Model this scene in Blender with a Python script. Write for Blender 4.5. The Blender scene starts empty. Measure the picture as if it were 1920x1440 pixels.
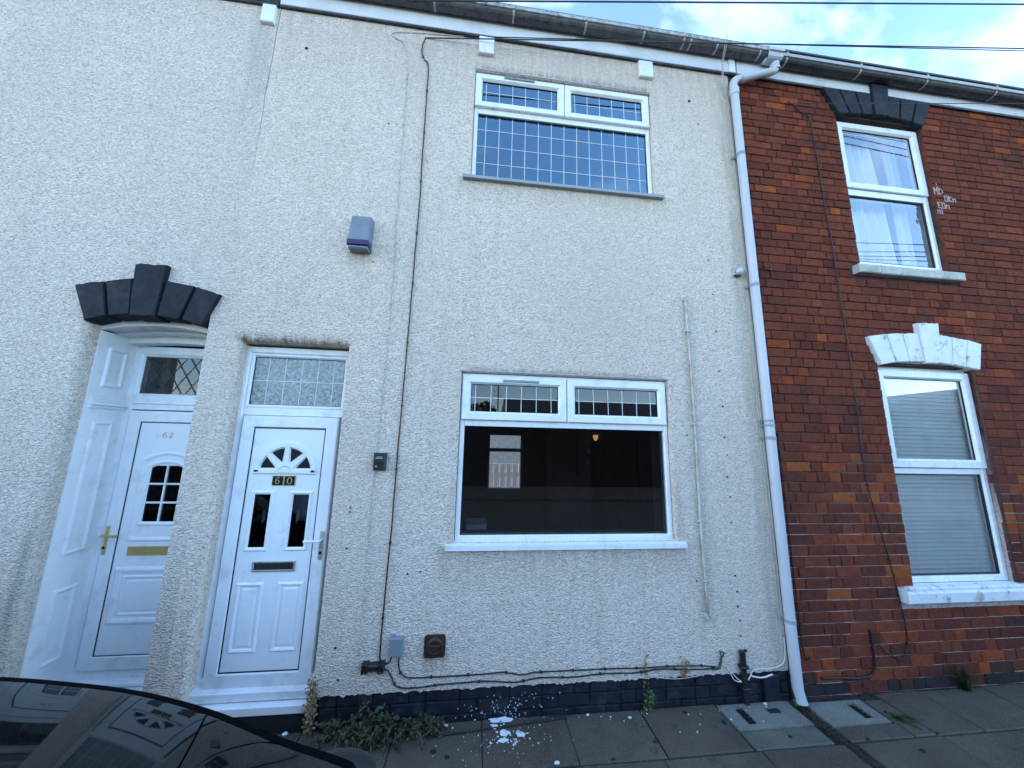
import bpy, bmesh, math, random
from mathutils import Vector, Matrix
random.seed(7)
R_ = random.Random(11)
S = bpy.context.scene
C = S.collection
PI = math.pi

# ------------------------------------------------------------------ camera, sky, sun, exposure
FPX = 624.907
ROT = ((0.99345393, -0.11203857, 0.02228547),
       (0.04056637, 0.16364329, -0.98568517),
       (0.10678789, 0.98013684, 0.16711706))      # rows: camera right, down, forward in the world
CAM = Vector((0.0, -2.5, 1.79))
cam = bpy.data.cameras.new('camera')
cam_o = bpy.data.objects.new('camera', cam)
C.objects.link(cam_o)
cam.sensor_fit = 'HORIZONTAL'
cam.sensor_width = 36.0
cam.lens = FPX / 1920.0 * 36.0
cam.clip_start = 0.02
cam.clip_end = 2000
rt, dn, fw = Vector(ROT[0]), Vector(ROT[1]), Vector(ROT[2])
m = Matrix((rt, -dn, -fw)).transposed().to_4x4()
m.translation = CAM
cam_o.matrix_world = m
S.camera = cam_o

SUN_EL, SUN_AZ = math.radians(16), math.radians(-74)     # azimuth from +y towards +x: behind the terrace
w = bpy.data.worlds.new("World")
S.world = w
w.use_nodes = True
nt = w.node_tree
nt.nodes.clear()
def wn(t, **k):
    n = nt.nodes.new(t)
    for a, b in k.items(): setattr(n, a, b)
    return n
wo = wn('ShaderNodeOutputWorld'); bg = wn('ShaderNodeBackground')
sky = wn('ShaderNodeTexSky', sky_type='NISHITA')
sky.sun_disc = False
sky.sun_elevation = SUN_EL
sky.sun_rotation = SUN_AZ
sky.air_density = 1.0; sky.dust_density = 0.4; sky.ozone_density = 3.0
tc = wn('ShaderNodeTexCoord')
mp = wn('ShaderNodeMapping')
mp.inputs['Scale'].default_value = (1.4, 2.6, 2.0)
mp.inputs['Rotation'].default_value = (0.3, 0.5, 0.6)
mp.inputs['Location'].default_value = (0.4, 8.2, 4.4)
n1 = wn('ShaderNodeTexNoise'); n1.inputs['Scale'].default_value = 2.6; n1.inputs['Detail'].default_value = 9; n1.inputs['Roughness'].default_value = 0.58
n1.inputs['Distortion'].default_value = 0.35
rmp = wn('ShaderNodeValToRGB')
rmp.color_ramp.elements[0].position = 0.52; rmp.color_ramp.elements[0].color = (0, 0, 0, 1)
rmp.color_ramp.elements[1].position = 0.84; rmp.color_ramp.elements[1].color = (0.5, 0.5, 0.5, 1)
mx = wn('ShaderNodeMix', data_type='RGBA')
mx.inputs[7].default_value = (3.9, 4.4, 5.1, 1)
L = nt.links.new
L(tc.outputs['Generated'], mp.inputs['Vector']); L(mp.outputs[0], n1.inputs['Vector']); L(n1.outputs[0], rmp.inputs[0])
L(rmp.outputs[0], mx.inputs[0]); L(sky.outputs[0], mx.inputs[6]); L(mx.outputs[2], bg.inputs['Color']); L(bg.outputs[0], wo.inputs['Surface'])
bg.inputs['Strength'].default_value = 0.15

sun = bpy.data.lights.new('sun', 'SUN')
sun.energy = 2.0; sun.angle = math.radians(0.5); sun.color = (1.0, 0.93, 0.83)
sun_o = bpy.data.objects.new('sun', sun); C.objects.link(sun_o)
sd = Vector((math.sin(SUN_AZ) * math.cos(SUN_EL), math.cos(SUN_AZ) * math.cos(SUN_EL), math.sin(SUN_EL)))
sun_o.rotation_euler = sd.to_track_quat('Z', 'Y').to_euler()
S.view_settings.view_transform = 'Standard'
S.view_settings.look = 'None'
S.view_settings.gamma = 1.0
S.view_settings.use_curve_mapping = False
S.view_settings.exposure = 2.52

def at(px, py, y):
    """photo pixel (1920 x 1440) -> point of the place on the vertical plane at y"""
    d = rt * ((px - 960) / FPX) + dn * ((py - 720) / FPX) + fw
    return CAM + d * ((y - CAM.y) / d.y)
def to_px(p):
    v = Vector(p) - CAM
    zf = v.dot(fw)
    if zf < 0.05: return None
    return (960 + FPX * v.dot(rt) / zf, 720 + FPX * v.dot(dn) / zf)

# ------------------------------------------------------------------ materials
def mat(name):
    ma = bpy.data.materials.new(name); ma.use_nodes = True
    t = ma.node_tree; b = t.nodes['Principled BSDF']
    return ma, t, b
def nd(t, typ, **k):
    n = t.nodes.new(typ)
    for a, b in k.items():
        if a.startswith('i_'): n.inputs[a[2:]].default_value = b
        else: setattr(n, a, b)
    return n
def noise(t, vec, scale, detail=3, rough=0.55, dist=0.0):
    n = nd(t, 'ShaderNodeTexNoise'); n.inputs['Scale'].default_value = scale; n.inputs['Detail'].default_value = detail
    n.inputs['Roughness'].default_value = rough; n.inputs['Distortion'].default_value = dist
    t.links.new(vec, n.inputs['Vector']); return n.outputs[0]
def ramp(t, fac, stops):
    r = nd(t, 'ShaderNodeValToRGB'); e = r.color_ramp.elements
    while len(e) > 1: e.remove(e[-1])
    e[0].position, e[0].color = stops[0][0], (*stops[0][1], 1) if len(stops[0][1]) == 3 else stops[0][1]
    for p, c in stops[1:]:
        x = e.new(p); x.color = (*c, 1)
    t.links.new(fac, r.inputs[0]); return r.outputs[0]
def g3(v): return (v, v, v)
def mixc(t, fac, a, b, mode='MIX'):
    n = nd(t, 'ShaderNodeMix', data_type='RGBA', blend_type=mode)
    for s, v in ((0, fac), (6, a), (7, b)):
        if hasattr(v, 'is_linked') or hasattr(v, 'links'): t.links.new(v, n.inputs[s])
        else: n.inputs[s].default_value = v if s == 0 else (*v, 1) if len(v) == 3 else v
    return n.outputs[2]
def pos(t):
    return nd(t, 'ShaderNodeNewGeometry').outputs['Position']
def mapped(t, vec, sc=(1, 1, 1), rot=(0, 0, 0)):
    n = nd(t, 'ShaderNodeMapping'); n.inputs['Scale'].default_value = sc; n.inputs['Rotation'].default_value = rot
    t.links.new(vec, n.inputs['Vector']); return n.outputs[0]
def bump(t, h, strength, dist, normal=None):
    n = nd(t, 'ShaderNodeBump'); n.inputs['Strength'].default_value = strength; n.inputs['Distance'].default_value = dist
    t.links.new(h, n.inputs['Height'])
    if normal: t.links.new(normal, n.inputs['Normal'])
    return n.outputs[0]
def plain(name, col, rough=0.5, var=0.12, vs=6.0, bs=0.0, bd=0.001, bscale=60, metal=0.0, spec=0.5, dirt=None, ds=3.0, dpos=(0.5, 0.75)):
    ma, t, b = mat(name); p = pos(t)
    n = noise(t, p, vs, 4)
    lo = tuple(c * (1 - var) for c in col); hi = tuple(min(1, c * (1 + var)) for c in col)
    c = ramp(t, n, [(0.3, lo), (0.7, hi)])
    if dirt:
        f = ramp(t, noise(t, p, ds, 6, 0.65), [(dpos[0], g3(0)), (dpos[1], g3(1))])
        c = mixc(t, f, c, dirt)
    t.links.new(c, b.inputs['Base Color'])
    r = ramp(t, noise(t, p, vs * 3, 3), [(0.3, g3(max(0, rough - 0.08))), (0.7, g3(min(1, rough + 0.08)))])
    t.links.new(r, b.inputs['Roughness'])
    b.inputs['Metallic'].default_value = metal; b.inputs['Specular IOR Level'].default_value = spec
    if bs: t.links.new(bump(t, noise(t, p, bscale, 3), bs, bd), b.inputs['Normal'])
    return ma

def render_mat(name, col, grime, seed, stains_and_light=()):
    """roughcast render: granular relief, lichen-grey staining, dark specks of missing grit"""
    ma, t, b = mat(name); p = mapped(t, pos(t), (1, 1, 1), (0, 0, 0))
    pm = nd(t, 'ShaderNodeMapping'); pm.inputs['Location'].default_value = (seed, seed * 2, seed); t.links.new(p, pm.inputs['Vector']); p = pm.outputs[0]
    warp = nd(t, 'ShaderNodeTexNoise'); warp.inputs['Scale'].default_value = 35; t.links.new(p, warp.inputs['Vector'])
    wv = nd(t, 'ShaderNodeVectorMath', operation='SCALE'); wv.inputs['Scale'].default_value = 0.022; t.links.new(warp.outputs['Color'], wv.inputs[0])
    wa = nd(t, 'ShaderNodeVectorMath', operation='ADD'); t.links.new(p, wa.inputs[0]); t.links.new(wv.outputs[0], wa.inputs[1])
    flat = mapped(t, wa.outputs[0], (0.72, 0.6, 1.25), (0, 0.25, 0))
    vo = nd(t, 'ShaderNodeTexVoronoi', feature='SMOOTH_F1'); vo.inputs['Scale'].default_value = 104; vo.inputs['Smoothness'].default_value = 0.35; t.links.new(flat, vo.inputs['Vector'])
    stone_h = ramp(t, vo.outputs['Distance'], [(0.0, g3(1)), (0.75, g3(0))])
    hm = nd(t, 'ShaderNodeMath', operation='MULTIPLY_ADD'); hm.inputs[1].default_value = 0.7
    t.links.new(noise(t, flat, 62, 3, 0.6), hm.inputs[0]); t.links.new(stone_h, hm.inputs[2])
    hc = hm.outputs[0]
    vc = nd(t, 'ShaderNodeTexVoronoi'); vc.inputs['Scale'].default_value = 92; t.links.new(wa.outputs[0], vc.inputs['Vector'])
    cv = nd(t, 'ShaderNodeSeparateColor'); t.links.new(vc.outputs['Color'], cv.inputs[0])
    c = ramp(t, cv.outputs[0], [(0.0, tuple(x * 0.66 for x in col)), (0.25, tuple(x * 0.87 for x in col)), (0.7, col), (1.0, tuple(min(0.88, x * 1.06) for x in col))])
    big = ramp(t, noise(t, mapped(t, p, (1, 1, 0.55)), 0.9, 6, 0.62), [(0.42, g3(0)), (0.72, g3(0.55))])
    c = mixc(t, big, c, grime)
    streak = ramp(t, noise(t, mapped(t, p, (7, 1, 0.35)), 1.3, 5, 0.6), [(0.55, g3(0)), (0.8, g3(0.35))])
    c = mixc(t, streak, c, tuple(g * 0.8 for g in grime))
    v = nd(t, 'ShaderNodeTexVoronoi'); v.inputs['Scale'].default_value = 26; t.links.new(wa.outputs[0], v.inputs['Vector'])
    sp = ramp(t, v.outputs['Distance'], [(0.06, g3(1)), (0.13, g3(0))])
    msk = ramp(t, noise(t, p, 2.2, 3), [(0.56, g3(0)), (0.68, g3(0.75))])
    vm = mixc(t, 1.0, sp, msk, 'MULTIPLY')
    c = mixc(t, vm, c, (0.12, 0.11, 0.10))
    sep = nd(t, 'ShaderNodeSeparateXYZ'); t.links.new(pos(t), sep.inputs[0])
    drip = noise(t, mapped(t, p, (22, 1, 2.2)), 1.0, 5, 0.65)
    def fall(axis, a0, a1, b0, b1):
        m1 = nd(t, 'ShaderNodeMapRange'); m1.inputs[1].default_value = a0; m1.inputs[2].default_value = a1; t.links.new(sep.outputs[axis], m1.inputs[0])
        m2 = nd(t, 'ShaderNodeMapRange'); m2.inputs[1].default_value = b1; m2.inputs[2].default_value = b0; t.links.new(sep.outputs[axis], m2.inputs[0])
        mm = nd(t, 'ShaderNodeMath', operation='MULTIPLY'); t.links.new(m1.outputs[0], mm.inputs[0]); t.links.new(m2.outputs[0], mm.inputs[1]); return mm.outputs[0]
    for (xa, xb, za, zb, zc, zd, scol, amt) in stains_and_light:
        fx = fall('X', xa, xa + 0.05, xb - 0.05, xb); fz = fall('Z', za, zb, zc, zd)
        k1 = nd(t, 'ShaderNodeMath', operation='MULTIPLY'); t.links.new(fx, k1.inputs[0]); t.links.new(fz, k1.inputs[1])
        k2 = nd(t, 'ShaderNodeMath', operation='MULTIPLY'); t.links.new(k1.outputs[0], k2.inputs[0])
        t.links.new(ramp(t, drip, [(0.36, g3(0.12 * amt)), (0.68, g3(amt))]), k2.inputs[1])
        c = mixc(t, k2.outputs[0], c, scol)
    # splashed, algae-dark foot of the wall
    zn = nd(t, 'ShaderNodeMath', operation='MULTIPLY_ADD'); zn.inputs[1].default_value = 0.5
    t.links.new(noise(t, p, 3.5, 5, 0.7), zn.inputs[0]); t.links.new(sep.outputs['Z'], zn.inputs[2])
    ft = ramp(t, zn.outputs[0], [(0.34, g3(0.35)), (0.46, g3(0))])
    c = mixc(t, ft, c, (0.30, 0.29, 0.25))
    t.links.new(c, b.inputs['Base Color'])
    b.inputs['Roughness'].default_value = 0.9; b.inputs['Specular IOR Level'].default_value = 0.2
    t.links.new(bump(t, hc, 1.0, 0.0072), b.inputs['Normal'])
    return ma

M = {}
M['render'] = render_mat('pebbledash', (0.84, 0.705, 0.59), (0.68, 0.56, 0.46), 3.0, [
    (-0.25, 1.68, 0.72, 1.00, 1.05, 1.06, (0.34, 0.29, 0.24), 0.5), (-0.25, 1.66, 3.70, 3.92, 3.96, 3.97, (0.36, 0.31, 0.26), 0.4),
    (-0.30, -0.10, 0.26, 0.36, 0.40, 0.42, (0.20, 0.09, 0.05), 0.8), (-1.78, 2.4, 4.55, 5.35, 5.7, 5.8, (0.60, 0.50, 0.42), 0.9),  # eaves patch: different light at the wall top painted as a beige tint
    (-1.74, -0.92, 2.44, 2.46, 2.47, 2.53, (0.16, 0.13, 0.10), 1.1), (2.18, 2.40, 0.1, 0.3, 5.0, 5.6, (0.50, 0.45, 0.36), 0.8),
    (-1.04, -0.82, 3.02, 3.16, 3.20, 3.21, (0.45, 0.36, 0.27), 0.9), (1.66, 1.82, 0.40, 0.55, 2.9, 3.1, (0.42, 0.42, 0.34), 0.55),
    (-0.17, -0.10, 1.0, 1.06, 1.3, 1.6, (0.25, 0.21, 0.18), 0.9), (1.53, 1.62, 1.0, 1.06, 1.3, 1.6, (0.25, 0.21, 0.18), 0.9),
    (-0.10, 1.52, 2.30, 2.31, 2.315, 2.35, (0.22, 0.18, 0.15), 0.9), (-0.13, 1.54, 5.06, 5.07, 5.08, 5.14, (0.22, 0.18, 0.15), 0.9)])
M['render62'] = render_mat('pebbledash_left', (0.80, 0.685, 0.59), (0.63, 0.535, 0.455), 9.0, [
    (-2.76, -2.66, 0.0, 0.2, 1.0, 2.2, (0.36, 0.35, 0.27), 0.9), (-1.96, -1.70, 0.0, 0.1, 0.5, 1.2, (0.40, 0.38, 0.32), 0.7), (-2.02, -1.80, 4.0, 4.6, 5.7, 5.8, (0.52, 0.45, 0.38), 0.8)])
M['upvc'] = plain('white_plastic', (0.85, 0.86, 0.87), 0.32, 0.03, 4, dirt=(0.55, 0.54, 0.49), ds=7, dpos=(0.52, 0.9))
M['leafwhite'] = plain('white_door_skin', (0.86, 0.87, 0.88), 0.4, 0.02, 3, 0.12, 0.0006, 220, dirt=(0.62, 0.61, 0.57), ds=8, dpos=(0.56, 0.9))
M['paintwhite'] = plain('white_gloss_paint', (0.83, 0.84, 0.85), 0.42, 0.04, 5, 0.2, 0.001, 30, dirt=(0.58, 0.57, 0.52), ds=9, dpos=(0.54, 0.86))
M['fascia'] = plain('fascia_white', (0.72, 0.73, 0.75), 0.4, 0.05, 3, dirt=(0.50, 0.50, 0.50), ds=4, dpos=(0.5, 0.85))
M['gasket'] = plain('gasket_black', (0.012, 0.012, 0.014), 0.6)
M['lead'] = plain('lead_strip', (0.66, 0.68, 0.70), 0.4, 0.08, 40)
M['darklead'] = plain('lead_dark', (0.05, 0.05, 0.055), 0.5)
M['charcoal'] = plain('charcoal_masonry_paint', (0.016, 0.019, 0.026), 0.75, 0.2, 9, 0.35, 0.002, 45, spec=0.25, dirt=(0.05, 0.055, 0.06), ds=5, dpos=(0.5, 0.9))
M['navy'] = plain('plinth_paint', (0.013, 0.016, 0.024), 0.65, 0.4, 14, 0.8, 0.006, 45, spec=0.3, dirt=(0.075, 0.075, 0.072), ds=9, dpos=(0.55, 0.85))
M['tar'] = plain('bitumen', (0.012, 0.012, 0.014), 0.55, 0.3, 20, 0.5, 0.004, 40)
M['voussoir_white'] = plain('peeling_white_paint', (0.74, 0.76, 0.78), 0.55, 0.06, 10, 0.3, 0.002, 40, dirt=(0.26, 0.25, 0.23), ds=13, dpos=(0.56, 0.72))
M['stone'] = plain('sill_stone', (0.50, 0.49, 0.44), 0.8, 0.15, 14, 0.4, 0.003, 50, dirt=(0.30, 0.29, 0.26), ds=8)
M['gutter'] = plain('grimy_gutter', (0.44, 0.44, 0.43), 0.6, 0.25, 9, 0.3, 0.002, 60, dirt=(0.11, 0.11, 0.10), ds=26, dpos=(0.48, 0.66))
M['gutter_dark'] = plain('dirty_shaded_gutter', (0.055, 0.055, 0.055), 0.6, 0.3, 9, 0.3, 0.002, 60, dirt=(0.02, 0.02, 0.02), ds=14, dpos=(0.4, 0.62))  # shade of the gutter underside darkened into the dirty colour
M['gutter_mid'] = plain('stained_shaded_gutter', (0.11, 0.11, 0.11), 0.6, 0.3, 9, 0.3, 0.002, 60, dirt=(0.035, 0.035, 0.033), ds=18, dpos=(0.45, 0.66))  # stained, with the underside's shade painted in darker than the lip
M['clip'] = plain('grey_clip', (0.42, 0.42, 0.41), 0.5, 0.15, 20)
M['pipe'] = plain('white_pipe', (0.54, 0.56, 0.60), 0.35, 0.04, 3, dirt=(0.52, 0.53, 0.54), ds=5, dpos=(0.55, 0.9))
M['pipegrey'] = plain('pipe_collar', (0.30, 0.33, 0.36), 0.5, 0.1)
M['cable'] = plain('black_cable', (0.014, 0.013, 0.013), 0.5)
M['browncable'] = plain('weathered_cable', (0.06, 0.055, 0.05), 0.6)
M['palecable'] = plain('painted_cable', (0.50, 0.48, 0.44), 0.7, 0.15, 20)
M['whitecable'] = plain('white_cable', (0.72, 0.72, 0.68), 0.5, 0.08, 20)
M['greycond'] = plain('painted_conduit', (0.56, 0.52, 0.46), 0.6, 0.15, 14, dirt=(0.2, 0.21, 0.18), ds=12)
M['blackplastic'] = plain('black_plastic', (0.014, 0.015, 0.018), 0.4, 0.1)
M['boxgrey'] = plain('grey_plastic', (0.22, 0.25, 0.29), 0.5, 0.06, 8)
M['alarm'] = plain('alarm_metal', (0.20, 0.225, 0.27), 0.4, 0.1, 8, dirt=(0.18, 0.18, 0.18), ds=10, dpos=(0.55, 0.8))
M['purple'] = plain('dark_purple_plastic', (0.030, 0.020, 0.085), 0.4, 0.1)
M['rust'] = plain('red_oxide', (0.045, 0.018, 0.015), 0.55, 0.3, 18, 0.4, 0.002, 60, dirt=(0.09, 0.035, 0.02), ds=20)
M['gold'] = plain('brass', (0.62, 0.46, 0.18), 0.5, 0.08, 12, metal=0.7)
M['goldpaint'] = plain('gold_print', (0.55, 0.42, 0.20), 0.4, 0.1, 40)
M['blackgloss'] = plain('black_gloss', (0.008, 0.008, 0.008), 0.55, 0.05, spec=0.25)
M['silver'] = plain('worn_metal', (0.50, 0.50, 0.46), 0.4, 0.2, 40, metal=0.6)
M['roof'] = plain('slate_roof', (0.05, 0.05, 0.055), 0.6, 0.25, 8, 0.4, 0.01, 12)
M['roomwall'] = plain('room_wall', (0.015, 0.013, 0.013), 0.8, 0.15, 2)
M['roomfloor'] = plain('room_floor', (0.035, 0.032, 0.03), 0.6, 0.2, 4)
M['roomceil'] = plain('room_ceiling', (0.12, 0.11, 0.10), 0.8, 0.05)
M['upceil_sky'] = plain('ceiling_sky_blue', (0.12, 0.40, 0.86), 0.8, 0.05)  # sky's blue reflection in the pane painted into the ceiling colour
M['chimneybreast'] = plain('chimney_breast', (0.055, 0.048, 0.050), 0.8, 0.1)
M['curtain'] = plain('net_curtain', (0.74, 0.77, 0.82), 0.8, 0.05, 6)
M['blind'] = plain('venetian_blind', (0.88, 0.89, 0.86), 0.5, 0.05, 5)
M['paper'] = plain('paper', (0.75, 0.76, 0.78), 0.7, 0.04)
M['paintchip'] = plain('white_paint_flakes', (0.80, 0.82, 0.85), 0.6, 0.05)
M['fadedpaint'] = plain('faded_white_paint', (0.40, 0.29, 0.26), 0.8, 0.25, 60)
M['fence'] = plain('white_fence_paint', (0.75, 0.76, 0.78), 0.6, 0.06)
M['asphalt'] = plain('asphalt', (0.05, 0.05, 0.052), 0.85, 0.25, 14, 0.5, 0.004, 120)
M['kerb'] = plain('kerb_concrete', (0.22, 0.22, 0.21), 0.85, 0.15, 9, 0.4, 0.003, 60)
M['joint'] = plain('joint_dirt', (0.020, 0.018, 0.014), 0.95, 0.4, 14, 0.8, 0.008, 50, dirt=(0.035, 0.045, 0.015), ds=9, dpos=(0.5, 0.75))
M['iron'] = plain('cast_iron', (0.012, 0.012, 0.013), 0.6, 0.2)
M['soil'] = plain('leaf_litter', (0.035, 0.028, 0.02), 0.95, 0.4, 40, 0.8, 0.006, 90)
M['bark'] = plain('bark', (0.06, 0.05, 0.04), 0.9, 0.3, 20, 0.5, 0.01, 30)
M['straw'] = plain('dry_stalk', (0.25, 0.17, 0.09), 0.9, 0.35, 60)
M['moss'] = plain('moss', (0.035, 0.055, 0.012), 0.95, 0.4, 60, 0.6, 0.004, 150)
M['lump'] = plain('dark_lump', (0.012, 0.012, 0.012), 0.9, 0.3, 60, 0.6, 0.003, 120)
M['yard'] = plain('yard_ground', (0.25, 0.24, 0.22), 0.9, 0.2)
M['tyre'] = plain('tyre_rubber', (0.02, 0.02, 0.02), 0.8, 0.1)
M['rim'] = plain('alloy', (0.45, 0.45, 0.46), 0.3, 0.05, metal=0.9)
M['shutline'] = plain('shut_gap', (0.003, 0.003, 0.003), 0.8, spec=0.05)

def slab_mat(name, col, dark, tone):
    ma, t, b = mat(name); p = pos(t)
    c = ramp(t, noise(t, p, 9, 6, 0.65), [(0.3, tuple(x * 0.72 for x in col)), (0.7, col)])
    c = mixc(t, ramp(t, noise(t, p, 2.4, 5, 0.6), [(0.42, g3(0)), (0.7, g3(0.8))]), c, dark)
    v = nd(t, 'ShaderNodeTexVoronoi'); v.inputs['Scale'].default_value = 55; t.links.new(p, v.inputs['Vector'])
    c = mixc(t, ramp(t, v.outputs['Distance'], [(0.05, g3(0.6)), (0.16, g3(0))]), c, tone)
    c = mixc(t, ramp(t, noise(t, p, 1.1, 4, 0.6), [(0.45, g3(0)), (0.65, g3(0.55))]), c, tuple(x * 1.35 for x in col))
    c = mixc(t, ramp(t, noise(t, mapped(t, p, (1, 1, 1), (0, 0, 1.0)), 6.5, 7, 0.7), [(0.60, g3(0)), (0.66, g3(0.7))]), c, tuple(x * 0.45 for x in col))
    c = mixc(t, ramp(t, noise(t, p, 210, 2), [(0.55, g3(0)), (0.68, g3(0.75))]), c, tuple(min(1, x * 2.3) for x in col))
    t.links.new(c, b.inputs['Base Color']); b.inputs['Roughness'].default_value = 0.85; b.inputs['Specular IOR Level'].default_value = 0.3
    h = nd(t, 'ShaderNodeMath', operation='MULTIPLY_ADD'); h.inputs[1].default_value = 0.5
    t.links.new(noise(t, p, 190, 3), h.inputs[0]); t.links.new(noise(t, p, 18, 4), h.inputs[2])
    t.links.new(bump(t, h.outputs[0], 0.9, 0.006), b.inputs['Normal'])
    return ma
M['slab'] = slab_mat('paving_concrete', (0.095, 0.080, 0.060), (0.040, 0.037, 0.028), (0.03, 0.03, 0.03))
M['slab_b'] = slab_mat('paving_concrete_brown', (0.086, 0.070, 0.055), (0.036, 0.032, 0.025), (0.03, 0.03, 0.03))
M['patch_b'] = slab_mat('mossy_concrete', (0.12, 0.115, 0.09), (0.06, 0.066, 0.045), (0.05, 0.05, 0.045))
M['patch'] = slab_mat('pale_concrete', (0.18, 0.185, 0.165), (0.09, 0.10, 0.08), (0.09, 0.09, 0.08))

def brick_mat(i, col):
    ma, t, b = mat('brick_clay'); p = pos(t)
    c = ramp(t, noise(t, p, 26, 6, 0.7), [(0.3, tuple(x * 0.62 for x in col)), (0.52, col), (0.75, tuple(min(1, x * 1.22) for x in col))])
    isl = nd(t, 'ShaderNodeNewGeometry').outputs['Random Per Island']
    hv = nd(t, 'ShaderNodeHueSaturation'); t.links.new(c, hv.inputs['Color'])
    mr = nd(t, 'ShaderNodeMapRange'); mr.inputs[3].default_value = 0.85; mr.inputs[4].default_value = 1.15
    t.links.new(isl, mr.inputs[0]); t.links.new(mr.outputs[0], hv.inputs['Value'])
    c = hv.outputs[0]
    soot = ramp(t, noise(t, p, 2.6, 6, 0.65), [(0.46, g3(0)), (0.72, g3(0.6))])
    c = mixc(t, soot, c, (0.075, 0.032, 0.024))
    t.links.new(c, b.inputs['Base Color']); b.inputs['Roughness'].default_value = 0.95; b.inputs['Specular IOR Level'].default_value = 0.08
    t.links.new(bump(t, noise(t, p, 120, 4, 0.65), 0.55, 0.003), b.inputs['Normal'])
    return ma
BCOL = [(0.188, 0.050, 0.028), (0.168, 0.046, 0.028), (0.146, 0.041, 0.027), (0.255, 0.060, 0.025), (0.310, 0.084, 0.029),
        (0.120, 0.036, 0.026), (0.072, 0.034, 0.028), (0.035, 0.031, 0.036)]
BM = [brick_mat(i, c) for i, c in enumerate(BCOL)]
def mortar():
    ma, t, b = mat('mortar'); p = pos(t)
    sep = nd(t, 'ShaderNodeSeparateXYZ'); t.links.new(p, sep.inputs[0])
    zn = nd(t, 'ShaderNodeMath', operation='MULTIPLY_ADD'); zn.inputs[1].default_value = 2.4
    t.links.new(noise(t, p, 1.2, 5), zn.inputs[0]); t.links.new(sep.outputs['Z'], zn.inputs[2])
    f = nd(t, 'ShaderNodeMapRange'); f.inputs[1].default_value = 2.3; f.inputs[2].default_value = 3.0
    t.links.new(zn.outputs[0], f.inputs[0])
    pale = ramp(t, noise(t, p, 40, 3), [(0.35, (0.34, 0.27, 0.24)), (0.7, (0.56, 0.50, 0.46))])
    old = ramp(t, noise(t, p, 30, 3), [(0.35, (0.035, 0.018, 0.016)), (0.7, (0.085, 0.045, 0.036))])
    t.links.new(mixc(t, f.outputs[0], pale, old), b.inputs['Base Color'])
    b.inputs['Roughness'].default_value = 0.95
    t.links.new(bump(t, noise(t, p, 150, 3), 0.6, 0.003), b.inputs['Normal'])
    return ma
M['mortar'] = mortar()

def glass(name, boost=1.0, tint=(0.97, 0.98, 0.98), rough=0.0, wave=0.0, opaque=None, mirror=(0.96, 0.98, 1)):
    ma, t, b = mat(name); out = t.nodes['Material Output']; t.nodes.remove(b)
    fr = nd(t, 'ShaderNodeFresnel'); fr.inputs['IOR'].default_value = 1.5
    mu = nd(t, 'ShaderNodeMath', operation='MULTIPLY'); mu.use_clamp = True; mu.inputs[1].default_value = boost
    t.links.new(fr.outputs[0], mu.inputs[0])
    gl = nd(t, 'ShaderNodeBsdfGlossy'); gl.inputs['Roughness'].default_value = rough; gl.inputs['Color'].default_value = (*mirror, 1)
    tr = nd(t, 'ShaderNodeBsdfTransparent'); tr.inputs['Color'].default_value = (*tint, 1)
    under = tr.outputs[0]
    if opaque:
        p = pos(t)
        df = nd(t, 'ShaderNodeBsdfDiffuse')
        t.links.new(ramp(t, noise(t, p, 20, 4, 0.6, 2.5), [(0.38, tuple(x * 0.55 for x in opaque)), (0.65, opaque)]), df.inputs['Color'])
        ms = nd(t, 'ShaderNodeMixShader'); ms.inputs[0].default_value = 0.75
        t.links.new(tr.outputs[0], ms.inputs[1]); t.links.new(df.outputs[0], ms.inputs[2]); under = ms.outputs[0]
    mxs = nd(t, 'ShaderNodeMixShader')
    t.links.new(mu.outputs[0], mxs.inputs[0]); t.links.new(under, mxs.inputs[1]); t.links.new(gl.outputs[0], mxs.inputs[2])
    if wave:
        p = pos(t)
        bn = bump(t, noise(t, p, 1.6 if wave < 0.3 else 38, 2, 0.5, 0.6), wave, 0.02 if wave < 0.3 else 0.012)
        t.links.new(bn, gl.inputs['Normal']); t.links.new(bn, fr.inputs['Normal'])
    t.links.new(mxs.outputs[0], out.inputs['Surface'])
    return ma
M['glass'] = glass('window_glass', 1.8, wave=0.02)
M['glass_b'] = glass('net_window_glass', 2.8, wave=0.02)
M['glass_up'] = glass('upper_window_glass', 5.8, tint=(0.62, 0.85, 1.0), wave=0.02, mirror=(0.60, 0.86, 1.0))  # tint and strong mirror put extra sky blue into the reflection
M['obscure'] = glass('obscure_glass', 1.8, rough=0.10, wave=0.7, opaque=(0.46, 0.49, 0.49))
M['darkglass'] = glass('door_glass', 2.0, tint=(0.35, 0.33, 0.32), wave=0.1)
M['carglass'] = glass('car_glass', 1.3, tint=(0.12, 0.13, 0.13))
def carpaint():
    ma, t, b = mat('black_car_paint')
    b.inputs['Base Color'].default_value = (0.006, 0.006, 0.007, 1); b.inputs['Roughness'].default_value = 0.03
    b.inputs['Specular IOR Level'].default_value = 0.5
    b.inputs['Coat Weight'].default_value = 0.0
    p = pos(t)
    dust = ramp(t, noise(t, p, 240, 3), [(0.4, g3(0.007)), (0.75, g3(0.012))])
    c = mixc(t, ramp(t, noise(t, p, 5, 5), [(0.4, g3(0.15)), (0.7, g3(1))]), (0.006, 0.006, 0.007), dust)
    t.links.new(c, b.inputs['Base Color'])
    return ma
M['carpaint'] = carpaint()
def emis(name, col, s):
    ma, t, b = mat(name); b.inputs['Base Color'].default_value = (*col, 1)
    b.inputs['Emission Color'].default_value = (*col, 1); b.inputs['Emission Strength'].default_value = s
    return ma
M['lamp'] = emis('lit_lamp_shade', (0.85, 0.42, 0.20), 0.10)
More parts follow.
